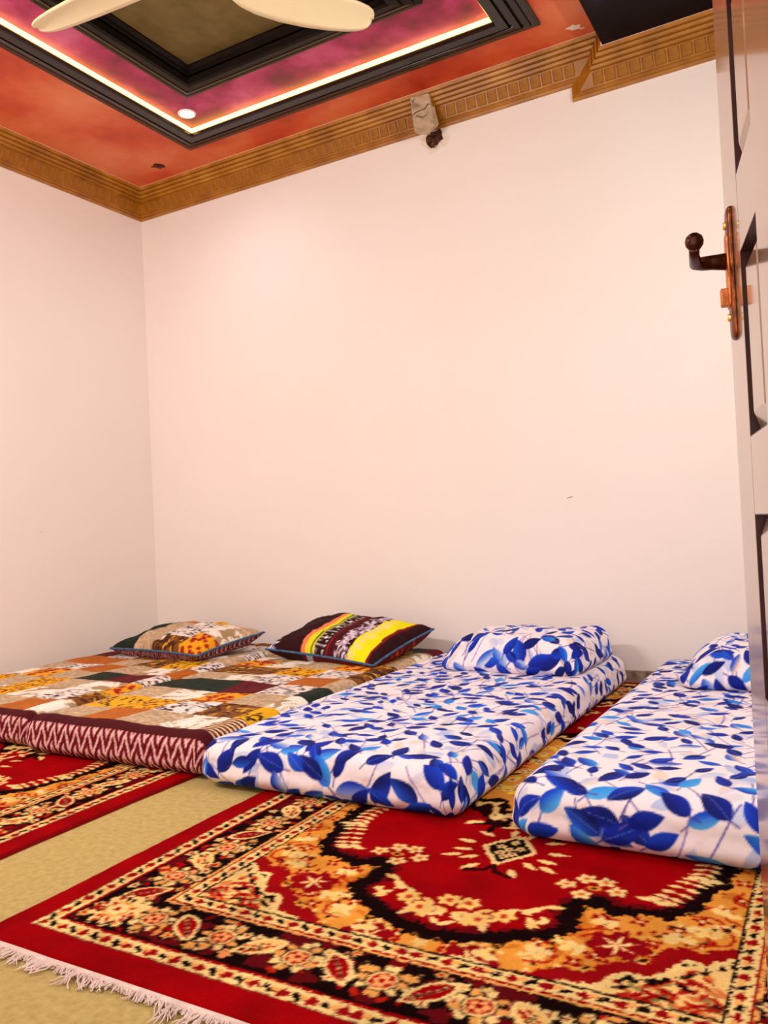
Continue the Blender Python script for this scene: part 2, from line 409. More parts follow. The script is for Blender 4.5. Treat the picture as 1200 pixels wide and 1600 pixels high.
frame_moulding('trim_4', (IX0, IX1, IY0, IY1), inner, M['blacksoft'], 'black lacquered moulding around the olive ceiling centre')
# LED strip on the inner face of the wide moulding
d0 = IW + 0.0015; d1 = IW + 0.0055
led = frame_moulding('led_strip', (OX0, OX1, OY0, OY1), [(d0, zo - 0.001), (d0, zo - 0.023), (d1, zo - 0.023), (d1, zo - 0.001)], M['led'], 'glowing warm yellow LED strip along the black ceiling moulding')
del led['kind']; led['category'] = 'led strip'

# cornices
prof = [(0, 0), (0, 0.012), (0.010, 0.017), (0.016, 0.011), (0.021, 0.012), (0.028, 0.019), (0.034, 0.013), (0.094, 0.036), (0.0945, 0.054), (0.106, 0.058), (0.109, 0.050), (0.111, 0.068), (0.122, 0.073), (0.126, 0.062),
        (0.128, 0.084), (0.139, 0.089), (0.143, 0.078), (0.145, 0.096), (0.154, 0.099), (0.157, 0.100), (0.160, 0.100)]
ZB = 2.72; STX = 2.733; STD = 0.07
def sweep(name, paths, mat, label):
    vs = []; fs = []; n = len(paths[0])
    for p in paths: vs += p
    for i in range(len(paths) - 1):
        for j in range(n - 1):
            fs.append((i * n + j, i * n + j + 1, (i + 1) * n + j + 1, (i + 1) * n + j))
    o = mesh_obj(name, vs, fs, mat); tag(o, label, 'cornice', kind='structure'); return o
pb_ = lambda q, o: [(o, -o, ZB + q), (STX + q, -o, ZB + q), (STX + q, -o, ZB - STD + q), (XR, -o, ZB - STD + q)]
pl_ = lambda q, o: [(o, -o, ZB + q), (o + SK * YN, YN, ZB + q)]
cb = sweep('trim_1', [pb_(q, o) for q, o in prof], M['gold'], 'golden brown carved cornice stepping down along the back wall')
cl = sweep('trim_2', [pl_(q, o) for q, o in prof], M['gold'], 'golden brown carved cornice along the left wall')
for par, pf in ((cb, pb_), (cl, pl_)):
    pa = pf(0.1585, 0.1005); pc2 = pf(0.1655, 0.104)
    vs = pa + pc2; n = len(pa)
    mesh_obj('plaster_line', vs, [(j, j + 1, n + j + 1, n + j) for j in range(n - 1)], M['pinkline'], par)
# carved blocks of the frieze
def frieze_mesh(w):
    bm = bmesh.new()
    q0, q1 = 0.040, 0.089
    sl = (0.036 - 0.013) / 0.060
    o0, o1 = 0.013 + (q0 - 0.034) * sl, 0.013 + (q1 - 0.034) * sl
    t = 0.0055
    A = [bm.verts.new((x, -o - 0.0002, q)) for x, o, q in ((0, o0, q0), (w, o0, q0), (w, o1, q1), (0, o1, q1))]
    e = 0.004
    B = [bm.verts.new((x, -o - t, q)) for x, o, q in ((e, o0, q0 + e), (w - e, o0, q0 + e), (w - e, o1, q1 - e), (e, o1, q1 - e))]
    bm.faces.new(B)
    for k in range(4): bm.faces.new((A[k], A[(k + 1) % 4], B[(k + 1) % 4], B[k]))
    me = bpy.data.meshes.new('cornice_block'); bmesh.ops.recalc_face_normals(bm, faces=bm.faces); bm.to_mesh(me); bm.free(); me.materials.append(M['gold2']); return me
fm = frieze_mesh(0.047)
def put_block(par, loc, rz):
    o = bpy.data.objects.new('cornice_block', fm); C.objects.link(o); o.location = loc; o.rotation_euler = (0, 0, rz); o.parent = par
x = 0.06
while x < STX - 0.02:
    put_block(cb, (x, 0, ZB), 0); x += 0.054
x = STX + 0.10
while x < XR - 0.1:
    put_block(cb, (x, 0, ZB - STD), 0); x += 0.054
y = -0.06
while y > -1.9:
    put_block(cl, (SK * y, y - 0.0, ZB), math.pi / 2 + math.radians(-0.85)) if False else None
    o = bpy.data.objects.new('cornice_block', fm); C.objects.link(o); o.location = (SK * (y - 0.047), y - 0.047, ZB); o.rotation_euler = (0, 0, math.pi / 2 - math.radians(0.85)); o.parent = cl
    y -= 0.054

# recessed spotlight in the magenta band, then two added as fill
def spot(x, y, label, energy=14):
    t = empty('ceiling_spotlight', (x, y, ZC + 0.002)); tag(t, label, 'spotlight')
    bm = bmesh.new(); add_lathe(bm, [(0.042, 0.004), (0.045, -0.002), (0.043, -0.006), (0.035, -0.007), (0.032, -0.003), (0.032, 0.004)], 28); bm_obj('trim_ring', bm, M['white'], t, True)
    bm = bmesh.new(); add_lathe(bm, [(0.031, 0.003), (0.030, -0.004), (0.022, -0.009), (0.010, -0.0115), (0.002, -0.012)], 28); bm_obj('lens', bm, M['lens'], t, True)
    l = bpy.data.lights.new('spotlight_light', 'SPOT'); l.energy = energy; l.spot_size = math.radians(150); l.spot_blend = 1.0; l.shadow_soft_size = 0.04; l.color = (0.93, 0.92, 1.0)
    lo = bpy.data.objects.new('spotlight_light', l); C.objects.link(lo); lo.location = (0, 0, -0.02); lo.parent = t
spot(0.935, -0.585, 'small white ceiling spotlight in the corner of the magenta band', 8)
spot(0.935, -2.665, 'added fill spotlight over the left end of the near wall')  # out of view, added to brighten the left side
spot(2.445, -2.665, 'added fill spotlight over the doorway end of the magenta band')  # out of view, added as more fill

# unseen fill tubes added on the near and right walls to brighten the room
def added_tube(p, rz, label):
    t = empty('added_tube', p, (0, 0, rz)); tag(t, label, 'added fill light')
    bm = bmesh.new(); add_box(bm, (-0.62, 0.02, -0.025), (0.62, 0.062, 0.025), 0.006); bm_obj('housing', bm, M['white'], t)
    bm = bmesh.new(); add_tube(bm, [(-0.59, 0.016, 0), (0.59, 0.016, 0)], 0.013, 12); bm_obj('tube', bm, M['tube'], t, True)
    for s in (-1, 1):
        bm = bmesh.new(); add_box(bm, (s * 0.605 - 0.015, -0.002, -0.018), (s * 0.605 + 0.015, 0.03, 0.018), 0.004); bm_obj('end_cap', bm, M['white'], t)
added_tube((1.15, -3.405, 2.00), math.pi, 'added fill tube high on the wall beside the doorway')
added_tube((4.295, -1.55, 2.00), -math.pi / 2, 'added fill tube high on the right wall')

# ------------------------------------------------------------------ ceiling fan
HUB = np.array([1.925, -1.645]); ZF = 2.62
fan = empty('ceiling_fan', (HUB[0], HUB[1], ZF)); tag(fan, 'cream three-bladed ceiling fan hanging under the ceiling tray', 'fan')
bm = bmesh.new(); add_lathe(bm, [(0.01, 0.004), (0.05, 0.006), (0.072, 0.016), (0.082, 0.04), (0.078, 0.07), (0.05, 0.09), (0.018, 0.095)], 36); bm_obj('motor_housing', bm, M['cream'], fan, True)
bm = bmesh.new(); add_tube(bm, [(0, 0, 0.09), (0, 0, 0.30)], 0.013, 14); bm_obj('down_rod', bm, M['cream'], fan, True)
bm = bmesh.new(); add_lathe(bm, [(0.02, 0.22), (0.05, 0.265), (0.062, 0.2995)], 28); bm_obj('canopy', bm, M['cream'], fan, True)
def blade_mesh(R):
    # outline in local x (radial) / y, rounded tip, narrow root
    st = [(0.150, -0.025, 0.045), (0.165, -0.045, 0.068), (0.20, -0.055, 0.086), (0.26, -0.058, 0.100), (0.35, -0.060, 0.106), (0.45, -0.060, 0.101), (0.54, -0.058, 0.088), (0.60, -0.054, 0.075), (0.64, -0.047, 0.062), (0.663, -0.036, 0.048), (0.674, -0.022, 0.034), (R, -0.004, 0.016)]
    bm = bmesh.new(); rows = []
    for x, a, b in st:
        row = []
        for k in range(9):
            y = a + (b - a) * k / 8
            z = -0.24 * y + 0.008 * (1 - ((y - (a + b) / 2) / ((b - a) / 2 + 1e-6)) ** 2)
            row.append((x, y, z))
        rows.append(row)
    top = [[bm.verts.new((x, y, z + 0.003)) for x, y, z in r] for r in rows]; bot = [[bm.verts.new((x, y, z - 0.003)) for x, y, z in r] for r in rows]
    for i in range(len(rows) - 1):
        for k in range(8):
            bm.faces.new((top[i][k], top[i + 1][k], top[i + 1][k + 1], top[i][k + 1])); bm.faces.new((bot[i][k + 1], bot[i + 1][k + 1], bot[i + 1][k], bot[i][k]))
    rim_t = top[0] + [r[-1] for r in top[1:-1]] + top[-1][::-1] + [r[0] for r in top[-2:0:-1]]
    rim_b = bot[0] + [r[-1] for r in bot[1:-1]] + bot[-1][::-1] + [r[0] for r in bot[-2:0:-1]]
    n = len(rim_t)
    for k in range(n): bm.faces.new((rim_t[k], rim_t[(k + 1) % n], rim_b[(k + 1) % n], rim_b[k]))
    return bm
tips = [np.array([1.269, -1.703]), np.array([2.308, -1.058])]
a0 = math.atan2(*(tips[0] - HUB)[::-1]); a1 = math.atan2(*(tips[1] - HUB)[::-1]); a2 = (a0 + a1) / 2 + (0 if False else 0)
mid = math.atan2(-(math.sin(a0) + math.sin(a1)), -(math.cos(a0) + math.cos(a1)))
for a in (a0, a1, mid):
    b = bm_obj('blade', blade_mesh(0.679), M['cream'], fan, True, rot=(0, 0, a))
    bm = bmesh.new(); add_box(bm, (0.06, -0.018, 0.018), (0.20, 0.018, 0.024), 0.002); bm_obj('blade_arm', bm, M['cream'], fan, rot=(0, 0, a))

# ------------------------------------------------------------------ block and hole under the cornice
def at_wall(px, py, yv=0.0):
    d = _f + (px - 600) / FPX * _r - (py - 800) / FPX * _u
    t = (yv - CAM[1]) / d[1]; return CAM + t * d
blk = empty('wooden_block', (0, 0, 0)); tag(blk, 'cracked weathered wooden block stuck on the back wall cornice', 'block')
YF = -0.165
P = lambda x, y, yv=YF: at_wall(x, y, yv)
ft = [P(640, 153, -.175), P(669, 145, -.105), P(680, 196, -.105), P(647, 206, -.175)]           # front face, clockwise from top left
fb = [P(648, 209, -0.13), P(668, 207, -0.13)]
bm = bmesh.new()
F = [bm.verts.new(v) for v in ft]
Bk = [bm.verts.new((v[0] + (.012 if i in (0, 3) else -.004), -0.045, v[2] + (0.03 if i > 1 else 0))) for i, v in enumerate(ft)]
lo = [bm.verts.new(P(651, 210, -0.14)), bm.verts.new(P(668, 208, -0.08))]
bm.faces.new(F); bm.faces.new((F[1], F[0], Bk[0], Bk[1])); bm.faces.new((F[0], F[3], lo[0], Bk[3], Bk[0])); bm.faces.new((F[2], F[1], Bk[1], Bk[2], lo[1]))
bm.faces.new((F[3], F[2], lo[1], lo[0])); bm.faces.new((lo[0], lo[1], Bk[2], Bk[3])); bm.faces.new(Bk[::-1])
bmesh.ops.recalc_face_normals(bm, faces=bm.faces)
bmesh.ops.bevel(bm, geom=list(bm.edges), offset=0.003, segments=2, affect='EDGES')
bm_obj('body', bm, M['block'], blk)
for pts in ([(644, 182), (649, 176), (658, 172), (664, 170), (668, 163), (673, 162)], [(649, 184), (652, 181), (660, 184), (666, 180), (670, 172)], [(642, 155), (645, 160), (648, 153)], [(645, 166), (646, 172)]):
    bm = bmesh.new(); add_tube(bm, [P(x, y, -.175 + .07 * min(1, max(0, (x - 640 - (y - 150) * .16) / 31)) - .0004) for x, y in pts], [0.0006] + [0.0022] * (len(pts) - 2) + [0.0006], 6); bm_obj('crack', bm, M['crack'], blk)
pipe = empty('wall_bracket', (0, 0, 0)); tag(pipe, 'rusty broken bracket in a chipped hole below the wooden block', 'bracket')
h = at_wall(679, 216)
blob('hole', (h[0], -0.001, h[2]), (1, 0, 0.1), (0, 0, 1.1), 16, 0.050, M['hole'], pipe, 12, 0.003)
h2 = at_wall(683, 222)
blob('plaster_rim', (h[0] + 0.005, -0.0003, h[2] - 0.008), (1, 0, 0.1), (0, 0, 1.1), 18, 0.078, M['chip'], pipe, 15, 0.0006)
for (xa, ya, xb, yb, w) in ((668, 214, 683, 222, 0.010), (675, 230, 681, 222, 0.011), (684, 210, 684, 222, 0.012)):
    A = at_wall(xa, ya, -0.02); B = at_wall(xb, yb, -0.012)
    bm = bmesh.new(); add_tube(bm, [A, (A + B) / 2 + np.array([0, -0.006, 0]), B], [w, w * 1.1, w * 0.8], 8); bm_obj('bracket_arm', bm, M['hole'], pipe, True)

# ------------------------------------------------------------------ the open door
DE = np.array([3.599, -2.537]); DD = np.array([0.208, -0.978]); DW = 0.95
hinge = DE + DD * DW
door = empty('door_1', (hinge[0], hinge[1], 0.0), (0, 0, math.atan2(-DD[1], -DD[0])))
tag(door, 'tall varnished brown panelled door standing open beside the camera', 'door', kind='structure')
# local: x from hinge (0) to free edge (DW), +y is the face that looks into the room
T = 0.040
cols = [(0.130, 0.262), (0.409, 0.541), (0.688, 0.820)]
rows = [(0.23, 0.44), (0.53, 0.74), (0.828, 1.042), (1.13, 1.34), (1.43, 1.64), (1.73, 1.94)]
def rects_left(x0, x1, z0, z1):
    return None
bm = bmesh.new()
zs = [0.008]; 
for a, b in rows: zs += [a, b]
zs.append(2.06)
xs = [0.0]
for a, b in cols: xs += [a, b]
xs.append(DW)
# solid leaf: back board, then stiles and rails in front
add_box(bm, (0, -T, 0.008), (DW, -0.014, 2.06))
for i in range(0, len(xs) - 1, 2): add_box(bm, (DW - xs[i + 1], -0.0141, 0.008), (DW - xs[i], 0.0, 2.06))
for c0, c1 in cols:
    for j in range(0, len(zs) - 1, 2): add_box(bm, (DW - c1, -0.0141, zs[j]), (DW - c0, -0.0002, zs[j + 1]))
leafm = bm_obj('leaf', bm, M['door'], door)
for c0, c1 in cols:
    for z0, z1 in rows:
        x0, x1 = DW - c1, DW - c0
        g = 0.006; bv = 0.026
        # dark groove lining
        bm = bmesh.new(); add_box(bm, (x0, -0.0139, z0), (x1, -0.0118, z1))
        e = 0.0012
        add_box(bm, (x0, -0.0118, z0), (x0 + e, -0.0004, z1)); add_box(bm, (x1 - e, -0.0118, z0), (x1, -0.0004, z1))
        add_box(bm, (x0 + e, -0.0118, z0), (x1 - e, -0.0004, z0 + e)); add_box(bm, (x0 + e, -0.0118, z1 - e), (x1 - e, -0.0004, z1)); gr = bm_obj('panel_groove', bm, M['doordark'], door)
        bm = bmesh.new()
        A = [bm.verts.new(v) for v in ((x0 + g, -0.0117, z0 + g), (x1 - g, -0.0117, z0 + g), (x1 - g, -0.0117, z1 - g), (x0 + g, -0.0117, z1 - g))]
        B = [bm.verts.new(v) for v in ((x0 + bv, -0.002, z0 + bv), (x1 - bv, -0.002, z0 + bv), (x1 - bv, -0.002, z1 - bv), (x0 + bv, -0.002, z1 - bv))]
        bm.faces.new(B)
        for k in range(4): bm.faces.new((A[k], A[(k + 1) % 4], B[(k + 1) % 4], B[k]))
        bm_obj('panel', bm, M['door'], door)
# handle on the room face
hx = DW - 0.058
hd = empty('door_handle', (hx, 0.0, 1.053), parent=door)
hd['label'] = 'dark bronze lever handle with ball end'
def rounded_plate(w, z0, z1, y0, th):
    bm = bmesh.new(); ns, nc = 22, 9; rings = []
    for i in range(ns + 1):
        f = -1 + 2 * i / ns; f = math.sin(f * math.pi / 2)
        z = (z0 + z1) / 2 + f * (z1 - z0) / 2
        k = max(0.02, (1 - abs(f) ** 26)) ** 0.5
        rings.append([bm.verts.new((-w / 2 * k * math.cos(math.pi * c / nc), y0 + th * k * math.sin(math.pi * c / nc) ** .6, z)) for c in range(nc + 1)])
    for a, b in zip(rings[:-1], rings[1:]):
        for c in range(nc): bm.faces.new((a[c], a[c + 1], b[c + 1], b[c]))
        bm.faces.new((a[nc], a[0], b[0], b[nc]))
    bm.faces.new(rings[0][::-1]); bm.faces.new(rings[-1])
    return bm
bm_obj('backplate', rounded_plate(0.038, -0.098, 0.066, 0.0, 0.0065), M['plate'], hd, True)
bm_obj('copper_inlay', rounded_plate(0.026, -0.060, 0.034, 0.005, 0.0035), M['copper'], hd, True)
bm = bmesh.new(); add_tube(bm, [(0, 0.008, 0), (0, 0.024, 0.001), (-0.004, 0.036, 0.0), (-0.018, 0.044, -0.003), (-0.045, 0.047, 0.0), (-0.068, 0.048, 0.004)], [0.0105, 0.009, 0.0085, 0.0075, 0.006, 0.006], 14); bm_obj('lever', bm, M['bronze'], hd, True)
bm = bmesh.new(); add_lathe(bm, [(0.0005, -0.0105), (0.006, -0.009), (0.0098, -0.004), (0.0105, 0.001), (0.009, 0.006), (0.005, 0.0095), (0.0005, 0.0105)], 20, (-0.076, 0.0485, 0.006)); bm_obj('ball_end', bm, M['bronze'], hd, True)
bm = bmesh.new(); add_box(bm, (-0.006, 0.006, -0.056), (0.006, 0.016, -0.034), 0.0015); bm_obj('thumb_turn', bm, M['copper'], hd)
for zz in (0.044, -0.070):
    bm = bmesh.new(); add_tube(bm, [(0, 0.004, zz), (0, 0.0088, zz)], [0.006, 0.0045], 14); bm_obj('screw', bm, M['brass'], hd, True)
for zz in (0.25, 1.03, 1.80):
    bm = bmesh.new(); add_tube(bm, [(0.0, 0.006, zz - 0.05), (0.0, 0.006, zz + 0.05)], 0.007, 12); bm_obj('hinge', bm, M['bronze'], door, True)

# ------------------------------------------------------------------ rugs
RED, DARK, GOLD, CREAM, BLK, ORED = (152, 0, 6), (36, 3, 5), (226, 148, 56), (240, 206, 132), (20, 3, 3), (176, 30, 14)
HU, HV = 0.795, 1.37
def paint_rug():
    cv = Canvas(0, HU, 0, HV, 0.0025, GOLD)
    a, b = cv.X, cv.Y
    rs = random.Random(7)
    du, dv = HU - a, HV - b
    d = np.minimum(du, dv); t = np.where(du < dv, b, a)
    full = (slice(None), slice(None))
    put = lambda m, c, al=1.0: cv.put(full, m.astype(float), c, al)
    # field detail first -------------------------------------------------
    bl = fbm(a * 26, b * 26, 81); put(bl > .67, (230, 166, 78)); put(bl > .76, (240, 198, 116)); put(bl < .30, (202, 116, 34))
    for k in range(330):
        x, y = rs.uniform(0, .5), rs.uniform(.1, 1.08); an = rs.uniform(0, 6.28)
        q = rs.random()
        if q < .35:
            for j in range(4): cv.ellipse(x + .011 * math.cos(an + j * 1.57), y + .011 * math.sin(an + j * 1.57), .007, .004, an + j * 1.57, CREAM if j % 2 else BLK)
        elif q < .7:
            for j in range(4): cv.ellipse(x + .011 * math.cos(an + j * 1.57), y + .011 * math.sin(an + j * 1.57), .0075, .005, an + j * 1.57, RED)
            cv.ellipse(x, y, .005, .005, 0, CREAM)
        else:
            pts = [(x + .018 * j * math.cos(an + .5 * math.sin(j)), y + .018 * j * math.sin(an + .5 * math.sin(j))) for j in range(5)]
            cv.stroke(pts, .006, ORED)
    # corner piece -------------------------------------------------------
    wav = [(.51, .865), (.475, .885), (.455, .915), (.425, .905), (.40, .915), (.395, .955), (.372, .985), (.34, .985), (.315, 1.01), (.30, 1.045), (.265, 1.045), (.235, 1.06), (.20, 1.09)]
    sd = cv.poly(wav + [(.2, 1.4), (.9, 1.4), (.9, .865)])
    jag = (vnoise(a * 120, b * 120, 3) - .5) * .012
    put(sd + jag > 0, (238, 196, 120))
    for k in range(190):
        x, y = rs.uniform(.24, .5), rs.uniform(.9, 1.08)
        j, i = int(y / .0025), int(x / .0025)
        if sd[min(j, cv.h - 1), min(i, cv.w - 1)] < .03: continue
        an = rs.choice([.6, 2.4]) + rs.uniform(-.3, .3)
        cv.leaf(x, y, an, rs.uniform(.02, .04), .010, rs.choice([ORED, ORED, RED, (214, 120, 60), BLK, (150, 130, 70)]))
    put((np.abs(sd + jag) < .016), (150, 6, 12)); put((sd + jag > .016) & (sd + jag < .028), CREAM)
    bb2 = (sd + jag > .028) & (sd + jag < .040) & (vnoise(a * 90, b * 90, 5) > .5); put(bb2, BLK)
    # maroon star blooms in the spandrel
    for (x, y, an) in ((.315, .925, .5), (.10, 1.07, 0)):
        for k in range(7):
            cv.ellipse(x + .03 * math.cos(k * .9), y + .022 * math.sin(k * .9), .026, .018, k, (140, 4, 14))
        for k in range(6): cv.leaf(x, y, an + k * 1.05, .036, .008, CREAM)
    for k in range(9):
        pts = [(.30 + .02 * k, .86 + .012 * math.sin(k * 1.3) + .01 * j) for j in range(2)]
        cv.stroke(pts, .006, RED)
    for (x, y) in ((.20, 1.00), (.24, .96), (.44, .82), (.41, .86), (.27, .855), (.12, 1.045), (.47, .74)):
        for j in range(6): cv.ellipse(x + rs.uniform(-.022, .022), y + rs.uniform(-.014, .014), rs.uniform(.008, .017), rs.uniform(.006, .011), rs.uniform(0, 3), CREAM if j < 4 else (250, 206, 120))
    # medallion ----------------------------------------------------------
    oc = [(.47, .0), (.475, .3), (.462, .5), (.455, .60), (.43, .68), (.415, .74), (.38, .79), (.33, .80), (.285, .815), (.25, .79), (.222, .805), (.215, .85), (.235, .90), (.19, .95), (.14, .985), (.07, 1.018), (0, 1.03)]
    sd = cv.poly(oc + [(-.1, 1.03), (-.1, -.1), (.47, -.1)])
    jag = (vnoise(a * 110, b * 110, 11) - .5) * .022 + (vnoise(a * 45, b * 45, 12) - .5) * .014
    s = sd + jag
    put(s > -.008, BLK); put(s > .030, (104, 4, 10)); put(s > .042, RED)
    # flowers and sprays on the red ground
    for (x, y) in ((.166, .728), (.196, .690), (.236, .693), (.267, .727), (.206, .762)):
        cv.flower(x, y, .0205, 5, CREAM, (214, 110, 60), x * 40, None)
    cv.ellipse(.222, .728, .016, .010, 0, GOLD); cv.ellipse(.222, .728, .007, .005, 0, BLK)
    for k in range(34):     # bottom spray around the axis
        tt = rs.uniform(0, 1); x = tt * .17; y = .955 - .085 * tt ** 1.3 + rs.uniform(-.035, .03)
        cv.leaf(x, y, rs.choice([.5, 1.0, 2.4, -.5]) + rs.uniform(-.3, .3), rs.uniform(.024, .04), .014, rs.choice([CREAM, CREAM, CREAM, (244, 196, 110)]))
    for (x, y) in ((.02, .885), (.06, .935), (.10, .905)):
        cv.flower(x, y, .024, 6, (246, 200, 110), (200, 60, 30), 0, None)
    for k in range(10):     # curved side sprays
        tt = k / 9; x = .335 + .085 * tt; y = .735 - .13 * tt + .02 * math.sin(tt * 6)
        cv.leaf(x, y, .4, .034, .013, CREAM); cv.leaf(x, y, 3.3, .034, .013, CREAM)
    for k in range(10):
        tt = k / 9; x = .40 + .012 * math.sin(tt * 5); y = .60 - .22 * tt
        cv.leaf(x, y, .5, .03, .013, CREAM); cv.leaf(x, y, 2.7, .034, .013, (246, 206, 130))
    # diamond pendant
    dm = np.abs(a - .005) / .060 + np.abs(b - .61) / .088
    dm = dm + (vnoise(a * 80, b * 80, 21) - .5) * .12
    put(dm < 1.0, (238, 196, 130)); put(dm < .78, BLK)
    for (x, y) in ((.0, .61), (.022, .60), (.0, .57), (.0, .65), (.014, .632)): cv.flower(x, y, .012, 5, CREAM, RED)
    for (x, y, an) in ((.05, .665, .6), (.075, .64, .2), (.035, .705, 1.0), (.085, .60, -.1), (.06, .55, -.4), (.09, .67, .5)):
        cv.leaf(x, y, an, .05, .018, CREAM)
    cv.stroke([(.0, .70), (.012, .73), (.05, .745)], .012, DARK)
    # pendant neck and gold heart
    e = np.hypot(a / .36, b / .40) + (vnoise(a * 40, b * 40, 31) - .5) * .12 + .06 * np.cos(np.arctan2(b, a) * 16)
    put(e < 1.16, DARK); put(e < 1.05, (238, 190, 116)); put(e < .98, BLK); put(e < .9, GOLD)
    for k in range(60):
        x, y = rs.uniform(0, .3), rs.uniform(0, .33)
        if math.hypot(x / .36, y / .40) > .8: continue
        q = rs.random()
        if q < .4: cv.flower(x, y, .017, 5, CREAM, RED)
        elif q < .8: cv.leaf(x, y, rs.uniform(0, 6.3), .045, .014, rs.choice([RED, ORED, BLK]))
        else: cv.ellipse(x, y, .02, .012, 1, (248, 206, 60))
    for k in range(14):
        x, y = rs.uniform(0, .14), rs.uniform(.40, .50)
        cv.leaf(x, y, rs.uniform(.2, 2.8), .05, .018, rs.choice([CREAM, (238, 190, 116), BLK]))
    # borders ------------------------------------------------------------
    put(d < .297, BLK); put(d < .292, CREAM); put(d < .262, RED); put(d < .256, (236, 170, 90)); put(d < .250, BLK)
    put((d < .250) & (vnoise(a * 30, b * 30, 41) > .62), (92, 8, 14))
    def at_edge(side, tt, dd):
        return (HU - dd, tt) if side == 0 else (tt, HV - dd)
    for side, ln in ((0, HV), (1, HU)):
        tt = 0.0; k = 0
        lim = ln - .12
        small = []
        for j in range(int(ln / .0075)):
            t0 = rs.uniform(0, ln - .12); dd = rs.uniform(.128, .242)
            x, y = at_edge(side, t0, dd)
            q = rs.random()
            if q < .42: cv.flower(x, y, rs.uniform(.010, .015), 5, rs.choice([CREAM, CREAM, (232, 164, 88)]), rs.choice([RED, GOLD]), rs.uniform(0, 3), BLK)
            elif q < .8: cv.leaf(x, y, rs.uniform(0, 6.3), rs.uniform(.025, .045), .012, rs.choice([CREAM, (226, 150, 78), RED, RED, (110, 4, 8), BLK]))
            else: cv.ellipse(x, y, .012, .008, rs.uniform(0, 3), rs.choice([ORED, (228, 140, 90)]))
        while tt < lim:
            x, y = at_edge(side, tt, .184)
            if k % 2 == 0:      # rosette
                for j in range(9): cv.ellipse(x + .036 * math.cos(j * .698), y + .036 * math.sin(j * .698), .012, .008, j * .698, CREAM if j % 2 else (228, 160, 82))
                cv.ellipse(x, y, .029, .029, 0, BLK); cv.ellipse(x, y, .027, .027, 0, (238, 196, 120)); cv.ellipse(x, y, .021, .020, 0, RED)
                cv.flower(x, y, .017, 5, (246, 170, 100), RED)
            else:               # slanted leaf palmette
                an = (.7 if (k // 2) % 2 else 2.3) + (1.57 if side == 0 else 0)
                ox, oy = math.cos(an) * .055, math.sin(an) * .055
                cv.leaf(x - ox, y - oy, an, .11, .052, CREAM); cv.leaf(x - ox * .8, y - oy * .8, an, .088, .036, RED if k % 4 == 1 else (240, 186, 104))
                for j in range(5): cv.ellipse(x + ox * (j - 2) * .28, y + oy * (j - 2) * .28, .006, .004, an, CREAM)
                if k % 4 != 1:
                    for j in range(16):
                        q1, q2 = rs.uniform(-.65, .65), rs.uniform(-.012, .012) ; cv.ellipse(x + ox * q1 - math.sin(an) * q2, y + oy * q1 + math.cos(an) * q2, .0045, .003, an, rs.choice([BLK, RED, ORED]))
                else:
                    cv.stroke([(x - ox * .7, y - oy * .7), (x + ox * .6, y + oy * .6)], .003, BLK)
            tt += .085; k += 1
    x, y = HU - .184, HV - .184   # corner bloom
    for j in range(10): cv.ellipse(x + .04 * math.cos(j * .628), y + .04 * math.sin(j * .628), .02, .012, j * .628, (246, 206, 130))
    cv.ellipse(x, y, .03, .03, 0, (218, 140, 66)); cv.flower(x, y, .024, 6, CREAM, RED)
    for j in range(26):
        an = rs.uniform(0, 6.28); q = rs.uniform(.03, .056); cv.ellipse(x + q * math.cos(an), y + q * math.sin(an), .006, .004, an, rs.choice([BLK, RED, ORED]))
    put(d < .118, BLK); put(d < .114, RED); put(d < .106, CREAM)
    def guard(d0, hw, per, tlim):
        ph = np.mod(t, per) / per
        dd = d - d0
        for c0, col in ((.25, (150, 8, 14)), (.75, BLK)):
            if col == BLK: m = np.abs((ph - c0) * per - dd * .7) / (.011) + np.abs(dd) / (hw * .75)
            else: m = np.abs((ph - c0) * per) / (.016) + np.abs(dd) / (hw * .8)
            put((m + (vnoise(a * 150, b * 150, 51) - .5) * .5 < 1) & (np.abs(dd) < hw), col)
        m = (np.abs(np.abs(ph - .5) - 0) * per < .008) & (np.abs(dd - hw * .3) < hw * .3); put(m, (240, 170, 90))
    guard(.087, .016, .058, 0); guard(.277, .0135, .058, 0)
    put((d < .071) & (d > .066), BLK, .6)
    put(d < .068, RED)
    return cv
rcv = paint_rug()
def rug_mesh():
    us = np.linspace(-HU, HU, 400)
    vs_ = np.concatenate([np.arange(-HV, -0.40, 0.0040), np.arange(-0.40, 0.3, 0.0065), np.linspace(0.3, HV, 130)])
    U, V = np.meshgrid(us, vs_)
    ed = np.minimum(HU - np.abs(U), HV - np.abs(V))
    Z = 0.011 * np.clip(ed / 0.006, 0.02, 1) ** 0.6 + 0.0015 * (fbm(U * 60, V * 60, 2) - .5) * (ed > .004)
    X = U + (fbm(V * 3.0 + 9, U * 0 + 3.3, 4) - .5) * 0.022 * (np.abs(U) / HU) ** 3 * np.sign(U) * np.sign(U)
    Y = V + (fbm(U * 3.0 + 2, V * 0 + 1.3, 6) - .5) * 0.014 * (np.abs(V) / HV) ** 4
    ju = (vnoise(U * 210, V * 210, 61) - .5) * 0.006; jv = (vnoise(U * 210, V * 210, 62) - .5) * 0.006
    col = rcv.sample(np.abs(U + ju), np.abs(V + jv))
    shade = 0.86 + 0.28 * fbm(U * 14, V * 14, 71)
    col = np.where(ed[..., None] < .004, np.array((130, 10, 14.0)), col * shade[..., None])
    return np.stack([X, Y, Z], -1), col
RP, RC = rug_mesh()
rugs = []
rt = empty('patterned_rug', (3.025, -1.35, 0.0)); tag(rt, 'red and gold patterned rug with white fringe, in the foreground under the blue leaf-print mattresses', 'rug', 'patterned rugs')
pile = grid_obj('pile', RP, RC, M['rug'], rt)
